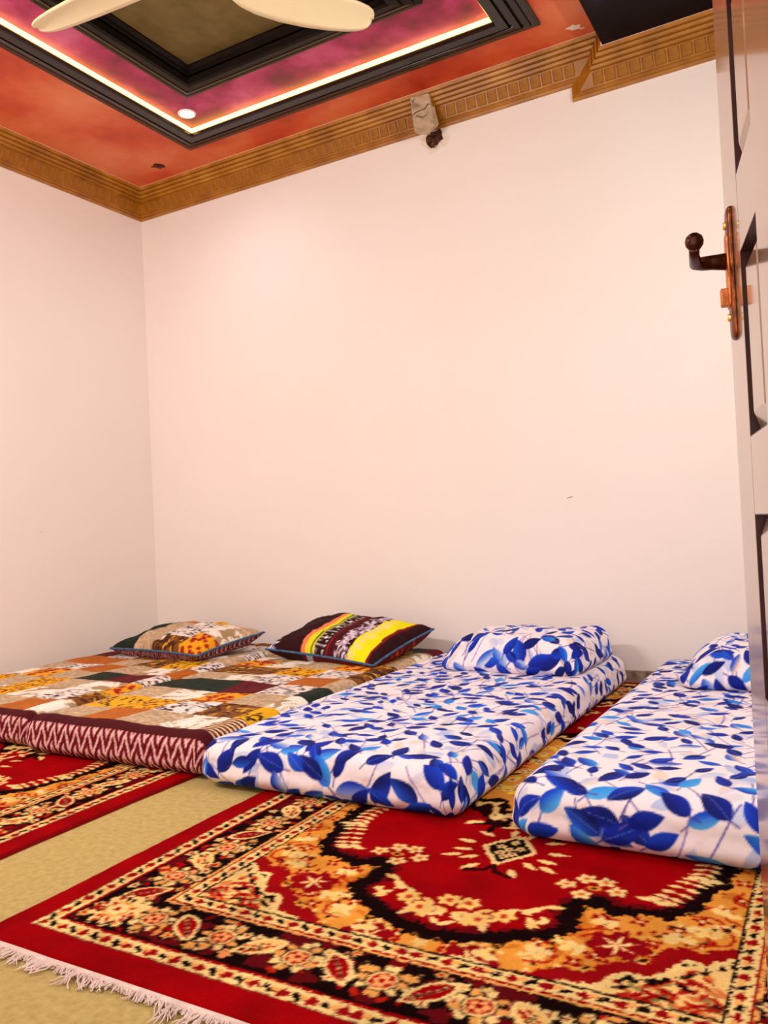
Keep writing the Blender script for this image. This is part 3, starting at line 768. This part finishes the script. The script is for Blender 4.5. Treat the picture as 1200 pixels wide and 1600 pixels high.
def fringe_bm(seed):
    rs = random.Random(seed); bm = bmesh.new()
    x = -HU
    yb = -HV
    def edge_y(x): return yb + float((fbm(np.array([x * 3.0 + 2]), np.array([1.3]), 6)[0] - .5) * 0.014)
    # woven heading
    pts = []
    n = 160
    for side in range(1):
        prev = None
        for k in range(n + 1):
            xx = -HU + 2 * HU * k / n; ey = edge_y(xx)
            r = [bm.verts.new((xx, ey + 0.003, 0.008)), bm.verts.new((xx, ey - 0.004 - .003 * rs.random(), 0.009 + .002 * rs.random())), bm.verts.new((xx, ey - 0.013 - .004 * rs.random(), 0.003))]
            if prev:
                bm.faces.new((prev[0], r[0], r[1], prev[1])); bm.faces.new((prev[1], r[1], r[2], prev[2]))
            prev = r
    clump = 0; cdir = 0; clen = .03
    while x < HU:
        if clump <= 0:
            clump = rs.randint(4, 12); cdir = rs.uniform(-1.0, 1.0); clen = rs.choice([.014, .02, .026, .034, .046])
        clump -= 1
        ey = edge_y(x)
        ln = clen * rs.uniform(.6, 1.25); dr = cdir + rs.uniform(-.5, .5); curl = rs.uniform(-1.6, 1.6)
        p = Vector((x, ey - 0.008, 0.006)); pts = [p.copy()]
        for j in range(5):
            aa = dr + curl * j / 5
            p = p + Vector((math.sin(aa), -math.cos(aa), 0)) * ln / 5
            p.z = max(0.002, 0.007 - j * 0.0012 + rs.uniform(0, .004)); pts.append(p.copy())
        add_tube(bm, pts, [0.0016, 0.0018, 0.0017, 0.0016, 0.0014, 0.0010], 4, False)
        x += rs.uniform(.0016, .0034)
    return bm
fr = bm_obj('fringe', fringe_bm(3), M['fringe'], rt, True); fr['kind'] = 'stuff'; fr['label'] = 'matted white cotton fringe'
r2 = rt.copy(); C.objects.link(r2); r2.location = (1.135, -1.35, 0.0)
tag(r2, 'red and gold patterned rug lying under the two patchwork mattresses', 'rug')
for ch in (pile, fr):
    c = ch.copy(); C.objects.link(c); c.parent = r2

# ------------------------------------------------------------------ cloth prints
def leaf_canvas(hw, hl, seed):
    cv = Canvas(-hw, hw, -hl, hl, 0.0022, (246, 232, 236))
    rs = random.Random(seed)
    n = fbm(cv.X * 6, cv.Y * 6, seed)[..., None]
    cv.a = cv.a * (1 - .5 * np.clip(n - .55, 0, 1)) + np.array((250, 214, 196)) * .5 * np.clip(n - .55, 0, 1)
    PALE = [(186, 196, 232), (206, 208, 232), (168, 186, 230), (222, 214, 222), (244, 208, 184)]
    DEEP = [(4, 16, 104), (5, 24, 132), (8, 32, 150), (6, 18, 96)]
    MID = [(12, 58, 192), (24, 80, 206), (18, 46, 170)]
    LIGHT = [(46, 140, 228), (74, 164, 234), (34, 112, 216)]
    area_ = 4 * hw * hl
    for k in range(int(area_ * 150)):       # pale shadow leaves below
        cv.leaf(rs.uniform(-hw, hw), rs.uniform(-hl, hl), rs.uniform(0, 6.28), rs.uniform(.05, .10), rs.uniform(.022, .042), rs.choice(PALE), rs.choice(PALE), None, .75)
    g = 0.060
    spots = [(x + rs.uniform(-.45, .45) * g, y + rs.uniform(-.45, .45) * g) for x in np.arange(-hw, hw + g, g) for y in np.arange(-hl, hl + g, g)]
    rs.shuffle(spots)
    STEM = [(84, 62, 140), (60, 50, 150), (110, 90, 170)]
    for x, y in spots:                      # long thin stems
        if rs.random() < .30:
            an = math.pi / 2 + rs.uniform(-.8, .8); cur = rs.uniform(-.9, .9); pts = [(x, y)]
            for j in range(6):
                a = an + cur * j / 6; pts.append((pts[-1][0] + math.cos(a) * .026, pts[-1][1] + math.sin(a) * .026))
            cv.stroke(pts, .0032, rs.choice(STEM), .85)
    for x, y in spots:
        q = rs.random()
        if q < .12: continue
        a = math.pi / 2 + (rs.choice([-1, 1]) * rs.uniform(.35, 1.35) if rs.random() < .8 else rs.uniform(-3, 3))
        L = rs.uniform(.050, .080) if y > -hl + .26 else rs.uniform(.070, .105); wd = L * rs.uniform(.40, .56)
        if q < .56: c1, c2 = rs.choice(DEEP), rs.choice(DEEP + MID)
        elif q < .78: c1, c2 = rs.choice(MID), rs.choice(MID + DEEP)
        elif q < .90: c1, c2 = rs.choice(LIGHT), rs.choice(MID + LIGHT)
        else: c1, c2 = rs.choice(PALE), rs.choice(MID)
        b0 = (x - math.cos(a) * L * .5, y - math.sin(a) * L * .5)
        cv.stroke([b0, (b0[0] - math.cos(a + .3) * .022, b0[1] - math.sin(a + .3) * .022)], .0034, rs.choice(STEM), .9)
        cv.leaf(b0[0], b0[1], a, L, wd, c1, c2, (110, 140, 226) if rs.random() < .3 else None, .98, .85)
    return cv

ZIG = [(118, 6, 18), (226, 180, 176)]
PT = {}
def patch_tile(cv, kind, x0, x1, y0, y1, rs):
    i0 = max(0, int(round((x0 - cv.x0) / cv.res))); i1 = min(cv.w, int(round((x1 - cv.x0) / cv.res)))
    j0 = max(0, int(round((y0 - cv.y0) / cv.res))); j1 = min(cv.h, int(round((y1 - cv.y0) / cv.res)))
    if i1 <= i0 or j1 <= j0: return
    sub = Canvas(x0, x0 + (i1 - i0 - 1) * cv.res, y0, y0 + (j1 - j0 - 1) * cv.res, cv.res, (200, 170, 130))
    w, h = x1 - x0, y1 - y0
    n = lambda f, s: fbm(sub.X * f, sub.Y * f, s)[..., None]
    def scatter(k, fn):
        for _ in range(k): fn(rs.uniform(x0, x1), rs.uniform(y0, y1))
    cnt = max(4, int(w * h * 1900))
    if kind == 'orange':
        sub.a[:] = (190, 106, 26); st = (np.mod(sub.X * 1 + sub.Y * .12, .016) < .004); sub.a[st] = (150, 70, 26); sub.a *= .9 + .2 * n(30, 1)
    elif kind == 'stripe':
        sub.a[:] = (232, 196, 150); st = np.mod(sub.Y + .006 * np.sin(sub.X * 40), .020) < .010; sub.a[st] = (92, 34, 26)
    elif kind == 'beige':
        sub.a[:] = (196, 166, 130); sub.a *= .72 + .52 * n(90, 2)
    elif kind == 'green':
        sub.a[:] = (28, 38, 28); sub.a *= .75 + .5 * n(50, 3)
    elif kind == 'maroon':
        sub.a[:] = (92, 6, 16); sub.a *= .8 + .4 * n(50, 4)
    elif kind == 'brown':
        sub.a[:] = (128, 76, 22); k = (n(34, 5) > .55)[..., 0]; sub.a[k] = (74, 34, 10); k = (n(46, 6) > .66)[..., 0]; sub.a[k] = (214, 158, 50)
    elif kind == 'ydot':
        sub.a[:] = (232, 166, 14); scatter(cnt, lambda x, y: sub.ellipse(x, y, .009, .005, rs.uniform(0, 3), rs.choice([(60, 30, 16), (60, 30, 16), (150, 24, 20)])))
    elif kind == 'yleaf':
        sub.a[:] = (232, 168, 18); scatter(cnt // 2, lambda x, y: sub.leaf(x, y, 1.6 + rs.uniform(-.8, .8), .03, .011, (34, 26, 18)))
    elif kind == 'yred':
        sub.a[:] = (232, 162, 24); scatter(cnt // 2, lambda x, y: sub.flower(x, y, .014, 5, (170, 26, 22), (120, 10, 20)))
    elif kind == 'wdash':
        sub.a[:] = (238, 222, 212); scatter(cnt, lambda x, y: sub.ellipse(x, y, .011, .0042, rs.uniform(-.5, .5), (44, 30, 34)))
    elif kind == 'wleaf':
        sub.a[:] = (170, 140, 102)
        for _ in range(int(w * h * 420) + 3):
            x, y = rs.uniform(x0, x1), rs.uniform(y0, y1); an = rs.uniform(0, 6.3)
            for k in range(7):
                px, py = x + math.cos(an) * .014 * k, y + math.sin(an) * .014 * k
                for s in (-1, 1): sub.leaf(px, py, an + s * .8, .032, .011, (246, 234, 218))
    else:
        sub.a[:] = (236, 214, 196)
    cv.a[j0:j1, i0:i1] = sub.a[:j1 - j0, :i1 - i0]

KINDS = ['orange', 'beige', 'wleaf', 'green', 'maroon', 'brown', 'ydot', 'yleaf', 'yred', 'wdash', 'beige', 'wleaf']
def patch_canvas(hw, hl, side, x_ctr, y_front, rowsdef, col0, seed):
    """hw/hl: half size of the unfolded cover; side: how much hangs down"""
    cv = Canvas(-hw, hw, -hl, hl, 0.0028, (206, 178, 146))
    rs = random.Random(seed)
    step = .18; rstep = .172
    yy = -hl + side + .055     # after the maroon hem at the front
    r = 0
    while yy < hl:
        row = rowsdef[r] if r < len(rowsdef) else None
        xx = -hw; c = 0
        off = col0 - x_ctr
        k0 = math.floor((-hw - off) / step)
        for k in range(k0, k0 + int(2 * hw / step) + 2):
            xa = off + k * step
            kind = row[k] if (row and 0 <= k < len(row)) else rs.choice(KINDS)
            patch_tile(cv, kind, max(-hw, xa), min(hw, xa + step), yy, min(hl, yy + rstep), rs)
        yy += rstep; r += 1
    # front: maroon hem and zigzag band
    yb = -hl + side + .055
    hem = (cv.Y < yb); cv.a[hem] = (72, 5, 12)
    z0 = -hl; z1 = -hl + side + .008
    # ikat zigzag
    per = .058
    ph = np.abs(np.mod(cv.X, per) / per - .5) * 2
    rr = np.mod((cv.Y - z0) / .064 + ph * 1.2 + .12 * (vnoise(cv.X * 300, cv.Y * 300, 9) - .5), 1.0)
    zz = (rr < .40)
    band = (cv.Y < z1) & (np.abs(cv.X) < hw - side * .72)
    cv.a[band] = ZIG[0]; cv.a[band & zz] = ZIG[1]
    cv.a[band & (rr > .62) & (rr < .78)] = (70, 6, 14)
    sidehem = (cv.Y < yb) & (np.abs(cv.X) >= hw - side * .72); cv.a[sidehem] = (66, 4, 10)
    return cv

# ------------------------------------------------------------------ mattresses (rounded, draped covers)
def drape(hx, hy, H, rc, us, vs_, rb=0.03, sag=None):
    """map the unfolded cover (u across, v along) on a soft box; outside the inner rectangle it bends over the edge"""
    U, V = np.meshgrid(us, vs_)
    ix, iy = hx - rc, hy - rc
    ox = np.sign(U) * np.maximum(np.abs(U) - ix, 0); oy = np.sign(V) * np.maximum(np.abs(V) - iy, 0)
    rho = np.hypot(ox, oy)
    nx = np.where(rho > 0, ox / (rho + 1e-12), 0); ny = np.where(rho > 0, oy / (rho + 1e-12), 0)
    q = rc * math.pi / 2; drop = H - rc - rb
    hh = np.where(rho < q, rc * np.sin(np.minimum(rho, q) / rc), rc)
    kk = np.where(rho < q, rc * (1 - np.cos(np.minimum(rho, q) / rc)), rc)
    r2 = np.clip(rho - q, 0, None)
    kk = kk + np.minimum(r2, drop)
    hh = hh + 0.006 * np.sin(np.pi * np.clip(r2 / (drop + rb), 0, 1)) ** 2
    r3 = np.clip(r2 - drop, 0, rb * math.pi / 2)
    hh = hh - rb * (1 - np.cos(r3 / rb)); kk = kk + rb * np.sin(r3 / rb)
    r4 = np.clip(r2 - drop - rb * math.pi / 2, 0, None); hh = hh - r4
    X = np.clip(U, -ix, ix) + nx * hh; Y = np.clip(V, -iy, iy) + ny * hh; Z = H - kk
    return U, V, X, Y, Z, rho
def mattress(name, x0, x1, y0, y1, H, cv_fn, mat, label, cat, group, seed, rc=0.05, du=0.0036, dvf=0.0036, dvb=0.0065, wob=0.006, rotz=0.0):
    hx, hy = (x1 - x0) / 2, (y1 - y0) / 2
    rb = 0.04
    ext = rc * math.pi / 2 - rc + (H - rc - rb) + rb * math.pi / 2 + 0.012
    hw, hl = hx + ext, hy + ext
    us = np.arange(-hw, hw + du, du); us = np.linspace(-hw, hw, len(us))
    vsplit = -hl + ext + 0.65
    vs_ = np.concatenate([np.arange(-hl, vsplit, dvf), np.arange(vsplit, hl, dvb), [hl]])
    U, V, X, Y, Z, rho = drape(hx, hy, H, rc, us, vs_, rb)
    top = np.clip(1 - rho / (rc * 1.6), 0, 1)
    n1 = fbm(U * 4 + seed, V * 4 + seed * 1.7, seed, 2) - .5
    n2 = fbm(U * 16 + seed, V * 9 + seed, seed + 1, 3) - .5
    low = np.clip(Z / H, 0, 1)
    Z = Z + (n1 * wob * 1.8 + n2 * wob * .7) * (0.25 + .75 * top) * low ** .5
    # side wrinkles
    s = np.clip(rho / rc - .6, 0, 1) * low
    wr = (fbm(U * 22 + 5, V * 22 + 3, seed + 3, 3) - .5) * 0.016 * s
    ang = np.arctan2(np.where(np.abs(V) > hy - rc, V, 0), np.where(np.abs(U) > hx - rc, U, 0) + 1e-9)
    X = X + np.cos(ang) * wr; Y = Y + np.sin(ang) * wr
    Z = np.maximum(Z, 0.0)
    cv, hook = cv_fn(hw, hl, ext)
    col = cv.sample(U, V)
    return grid_obj(name, np.stack([X, Y, Z], -1), col, mat, None, ((x0 + x1) / 2, (y0 + y1) / 2, 0.0115), (0, 0, rotz)), hook

BL = lambda seed: (lambda hw, hl, ext: (leaf_canvas(hw, hl, seed), None))
HM = 0.132
m1, _ = mattress('floor_mattress', 2.005, 2.855, -1.855, -0.06, HM, BL(11), M['leafcloth'], '', '', '', 3, rc=0.055)
tag(m1, 'blue leaf-print floor mattress lying beside the patchwork mattress', 'mattress', 'floor mattresses')
m2, _ = mattress('floor_mattress', 3.005, 3.855, -1.90, -0.09, HM, BL(23), M['leafcloth'], '', '', '', 8, rc=0.06, rotz=math.radians(-0.5))
tag(m2, 'blue leaf-print floor mattress partly hidden behind the open door', 'mattress', 'floor mattresses')
Q1ROWS = [['beige', 'orange', 'beige', 'wleaf', 'stripe', 'stripe'], ['yleaf', 'ydot', 'wdash', 'brown', 'yleaf', 'yleaf'], ['beige', 'wleaf', 'yred', 'beige', 'wleaf', 'wleaf'],
          ['green', 'green', 'maroon', 'wdash', 'green', 'maroon'], ['beige', 'wleaf', 'wdash', 'orange', 'beige', 'wleaf'], ['brown', 'brown', 'ydot', 'wdash', 'brown', 'brown'],
          ['yred', 'wleaf', 'beige', 'yred', 'brown', 'beige'], ['wleaf', 'yred', 'wdash', 'orange', 'beige', 'green'], ['wleaf', 'maroon', 'beige', 'brown', 'wleaf', 'green'], ['wleaf', 'beige', 'wdash', 'green', 'maroon', 'green']]
Q0ROWS = [['beige', 'orange', 'wleaf', 'beige', 'orange', 'wleaf', 'wleaf'], ['yred', 'wdash', 'ydot', 'wleaf', 'wdash', 'brown', 'yleaf'], ['ydot', 'beige', 'ydot', 'beige', 'wleaf', 'yred', 'beige'],
          ['wleaf', 'yred', 'beige', 'green', 'maroon', 'wdash', 'green'], ['beige', 'wdash', 'orange', 'beige', 'wleaf', 'orange', 'beige'], ['orange', 'orange', 'beige', 'brown', 'yleaf', 'wdash', 'brown'],
          ['maroon', 'wdash', 'brown', 'yred', 'wleaf', 'beige', 'yleaf'], ['wleaf', 'wdash', 'maroon', 'yred', 'beige', 'wdash', 'wleaf'], ['maroon', 'wleaf', 'maroon', 'brown', 'wdash', 'beige', 'green']]
QC = lambda rowsd, xc, col0, seed: (lambda hw, hl, ext: (patch_canvas(hw, hl, ext, xc, 0, rowsd, col0, seed), None))
m3, _ = mattress('floor_mattress', 1.145, 1.995, -1.81, -0.05, 0.128, QC(Q1ROWS, 1.565, 1.19, 5), M['patchcloth'], '', '', '', 5, rc=0.05, du=0.0045, dvf=0.0042, dvb=0.007, wob=0.011)
tag(m3, 'patchwork-print floor mattress with maroon zigzag end, beside the blue leaf-print one', 'mattress', 'floor mattresses')
m4, _ = mattress('floor_mattress', 0.14, 1.125, -1.77, -0.05, 0.126, QC(Q0ROWS, 0.57, 0.07, 9), M['patchcloth'], '', '', '', 14, rc=0.05, du=0.0055, dvf=0.005, dvb=0.007, wob=0.011)
tag(m4, 'patchwork-print floor mattress against the left wall', 'mattress', 'floor mattresses')

# ------------------------------------------------------------------ pillows
def flat_pillow(name, cx, cy_, z, a, b, h, rz, rx, ry, top_cv, bot_cv, mat, seed, ear=0.06):
    n, m = 110, 84
    s = np.linspace(-1, 1, n); t = np.linspace(-1, 1, m)
    Sg, Tg = np.meshgrid(s, t)
    prof_ = (np.clip(1 - np.abs(Sg) ** 3.4, 0, 1) ** .55) * (np.clip(1 - np.abs(Tg) ** 2.8, 0, 1) ** .55)
    X = a * Sg * (1 - ear * (1 - Tg ** 2) ** 1 * np.abs(Sg) ** 2)
    Y = b * Tg * (1 - ear * 1.3 * (1 - Sg ** 2) * np.abs(Tg) ** 2)
    w = (fbm(Sg * 4 + seed, Tg * 4, seed, 3) - .5) * .022 * prof_ ** .5
    crease = 0.010 * np.sin((Sg * 9 + Tg * 5) + 3 * vnoise(Sg * 3 + 9, Tg * 3, seed)) * (prof_ ** .5) * (1 - prof_) * 1.2
    seam = 0.40 * h
    Zt = seam + (h - seam) * prof_ + w + crease
    Zb = np.maximum(seam - seam * 1.25 * np.clip(prof_ * 1.6, 0, 1) ** .8 + w * .3, 0.0)
    Zb = np.minimum(Zb, Zt)
    edge = (prof_ <= 1e-9)
    Zt = np.where(edge, seam, Zt); Zb = np.where(edge, seam, Zb)
    idx = np.arange(n * m).reshape(m, n)
    q = np.stack([idx[:-1, :-1], idx[:-1, 1:], idx[1:, 1:], idx[1:, :-1]], -1).reshape(-1, 4)
    Pt = np.stack([X, Y, Zt], -1).reshape(-1, 3); Pb = np.stack([X, Y, Zb], -1).reshape(-1, 3)
    ct = top_cv.sample(Sg * a, Tg * b).reshape(-1, 3); cb_ = bot_cv.sample(Sg * a, Tg * b).reshape(-1, 3)
    root = empty(name, (cx, cy_, z), (rx, ry, rz))
    quads_obj('cover_top', Pt, q, ct, mat, root); quads_obj('cover_underside', Pb, q[:, ::-1], cb_, mat, root)
    # piping along the seam
    ring = [(k, 0) for k in range(0, n, 3)] + [(n - 1, k) for k in range(0, m, 3)] + [(k, m - 1) for k in range(n - 1, -1, -3)] + [(0, k) for k in range(m - 1, 0, -3)]
    pts = [(X[j, i], Y[j, i], seam) for i, j in ring]; pts.append(pts[0])
    bm = bmesh.new(); add_tube(bm, pts, 0.0055, 7, False); bm_obj('piping', bm, M['piping'], root, True)
    return root
# patchwork pillow
pcv = Canvas(-.36, .36, -.24, .24, .0028, (206, 178, 146)); rs = random.Random(2)
for kind, r in (('wdash', (-.36, -.20, -.24, 0.0)), ('green', (-.36, -.17, -.24, .24)), ('beige', (-.17, .04, -.24, .24)), ('orange', (-.20, .10, .10, .24)), ('wdash', (.0, .20, -.16, .16)), ('brown', (.02, .2, -.24, -.13)), ('ydot', (.10, .28, .10, .24)),
                ('yred', (.20, .36, -.24, -.06)), ('wleaf', (.20, .36, -.06, .16)), ('beige', (.28, .36, .1, .24)), ('brown', (-.02, .20, -.24, -.17))):
    patch_tile(pcv, kind, *r, rs)
bcv = Canvas(-.36, .36, -.24, .24, .0028, (70, 8, 20))
ph = np.abs(np.mod(bcv.X, .05) / .05 - .5) * 2
zz = np.mod(bcv.Y / .03 + ph * 2, 1) < .35; bcv.a[zz] = (206, 150, 150)
p1 = flat_pillow('bed_pillow', 0.665, -0.455, 0.152, .355, .225, .125, math.radians(-8), math.radians(7), 0, pcv, bcv, M['pillowcloth'], 4, .07)
tag(p1, 'patchwork-print pillow with blue piping, nearest the left wall', 'pillow', 'pillows on the mattresses')
# maroon striped pillow
scv = Canvas(-.34, .34, -.26, .26, .0022, (44, 4, 8))
X_ = scv.X + .12 * (scv.Y) * 0.15
def band(x0, x1, c):
    scv.a[(X_ >= x0) & (X_ < x1)] = c
band(-.115, -.085, (240, 130, 84)); band(-.085, -.055, (238, 214, 30)); band(-.055, -.043, (70, 120, 30)); band(-.043, -.036, (238, 220, 60)); band(-.036, .03, (40, 10, 12)); band(.032, .042, (140, 14, 22)); band(.042, .10, (70, 6, 14)); band(.165, .27, (240, 232, 10)); band(.27, .285, (130, 14, 20))
rs = random.Random(5)
for k in range(22):
    y = -.26 + k * .024
    for x in (-.028, -.018, .015, .022): scv.ellipse(x, y, .004, .004, 0, (236, 226, 220))
    if k % 4 == 0: scv.ellipse(-.003, y, .010, .010, 0, (240, 236, 230)); 
    if k % 4 == 2: scv.stroke([(-.034, y), (.028, y)], .006, (226, 216, 214))
for k in range(230):
    x = .125 + rs.gauss(0, .020); y = rs.uniform(-.26, .26); scv.leaf(x, y, rs.uniform(0, 6.3), .024, .010, rs.choice([(228, 212, 226), (214, 196, 214), (240, 228, 236), (190, 160, 180)]))
for k in range(70):
    x = .18 + abs(rs.gauss(0, .02)); y = rs.uniform(-.26, .26); scv.flower(x, y, .013, 5, (246, 226, 130), (232, 214, 60))
for k in range(90):
    x = -.305 + rs.gauss(0, .016); y = rs.uniform(-.26, .26); scv.leaf(x, y, rs.uniform(0, 6.3), .036, .014, rs.choice([(232, 224, 236), (206, 206, 232), (180, 186, 226)]))
ucv = Canvas(-.34, .34, -.26, .26, .0022, (86, 14, 14))
ucv.a[(ucv.X > -.08) & (ucv.X < -.04)] = (150, 150, 160); ucv.a[(ucv.X < -.10)] = (40, 10, 14)
for k in range(160):
    ucv.leaf(rs.uniform(.05, .34), rs.uniform(-.26, .26), rs.uniform(0, 6.3), .03, .010, rs.choice([(196, 60, 30), (150, 30, 24)]))
p2 = flat_pillow('bed_pillow', 1.615, -0.350, 0.166, .325, .245, .135, math.radians(-7), math.radians(11.5), math.radians(3.5), scv, ucv, M['pillowcloth'], 9, .05)
tag(p2, 'maroon pillow with yellow and orange stripes and blue piping', 'pillow', 'pillows on the mattresses')
# two loaf-shaped blue pillows
def loaf(cx, cy_, z, a, b, h, rz, seed, label):
    rc = 0.075; rb = 0.03
    ext = rc * math.pi / 2 - rc + (h - rc - rb) + rb * math.pi / 2 + .02
    hw, hl = a + ext, b + ext
    us = np.linspace(-hw, hw, 250); vs_ = np.linspace(-hl, hl, 200)
    U, V, X, Y, Z, rho = drape(a, b, h, rc, us, vs_, rb)
    f = Z / h
    X = X * (1 + .0 * f) + np.where(X < 0, .085 * f ** 1.3 * (-X / a), 0)      # left end slumps
    Y = Y + .05 * f ** 1.2 * np.clip(-Y / b, 0, 1)                              # front slopes back
    Z = Z + ((fbm(U * 7 + seed, V * 7, seed, 3) - .5) * .035 + .018 * (np.sin(V * 22 + 3 * vnoise(U * 4 + 3, V * 2, seed)) * .5)) * np.clip(f, 0, 1)
    Z = np.maximum(Z, 0)
    cv = leaf_canvas(hw, hl, seed)
    o = grid_obj('bed_pillow', np.stack([X, Y, Z], -1), cv.sample(U, V), M['leafcloth'], None, (cx, cy_, z), (0, 0, rz))
    tag(o, label, 'pillow', 'pillows on the mattresses'); return o
loaf(2.515, -0.395, 0.143, .305, .255, .140, math.radians(-2.5), 31, 'blue leaf-print pillow beside the maroon striped pillow')
loaf(3.50, -0.50, 0.143, .325, .255, .142, math.radians(1), 47, 'blue leaf-print pillow partly hidden behind the open door')
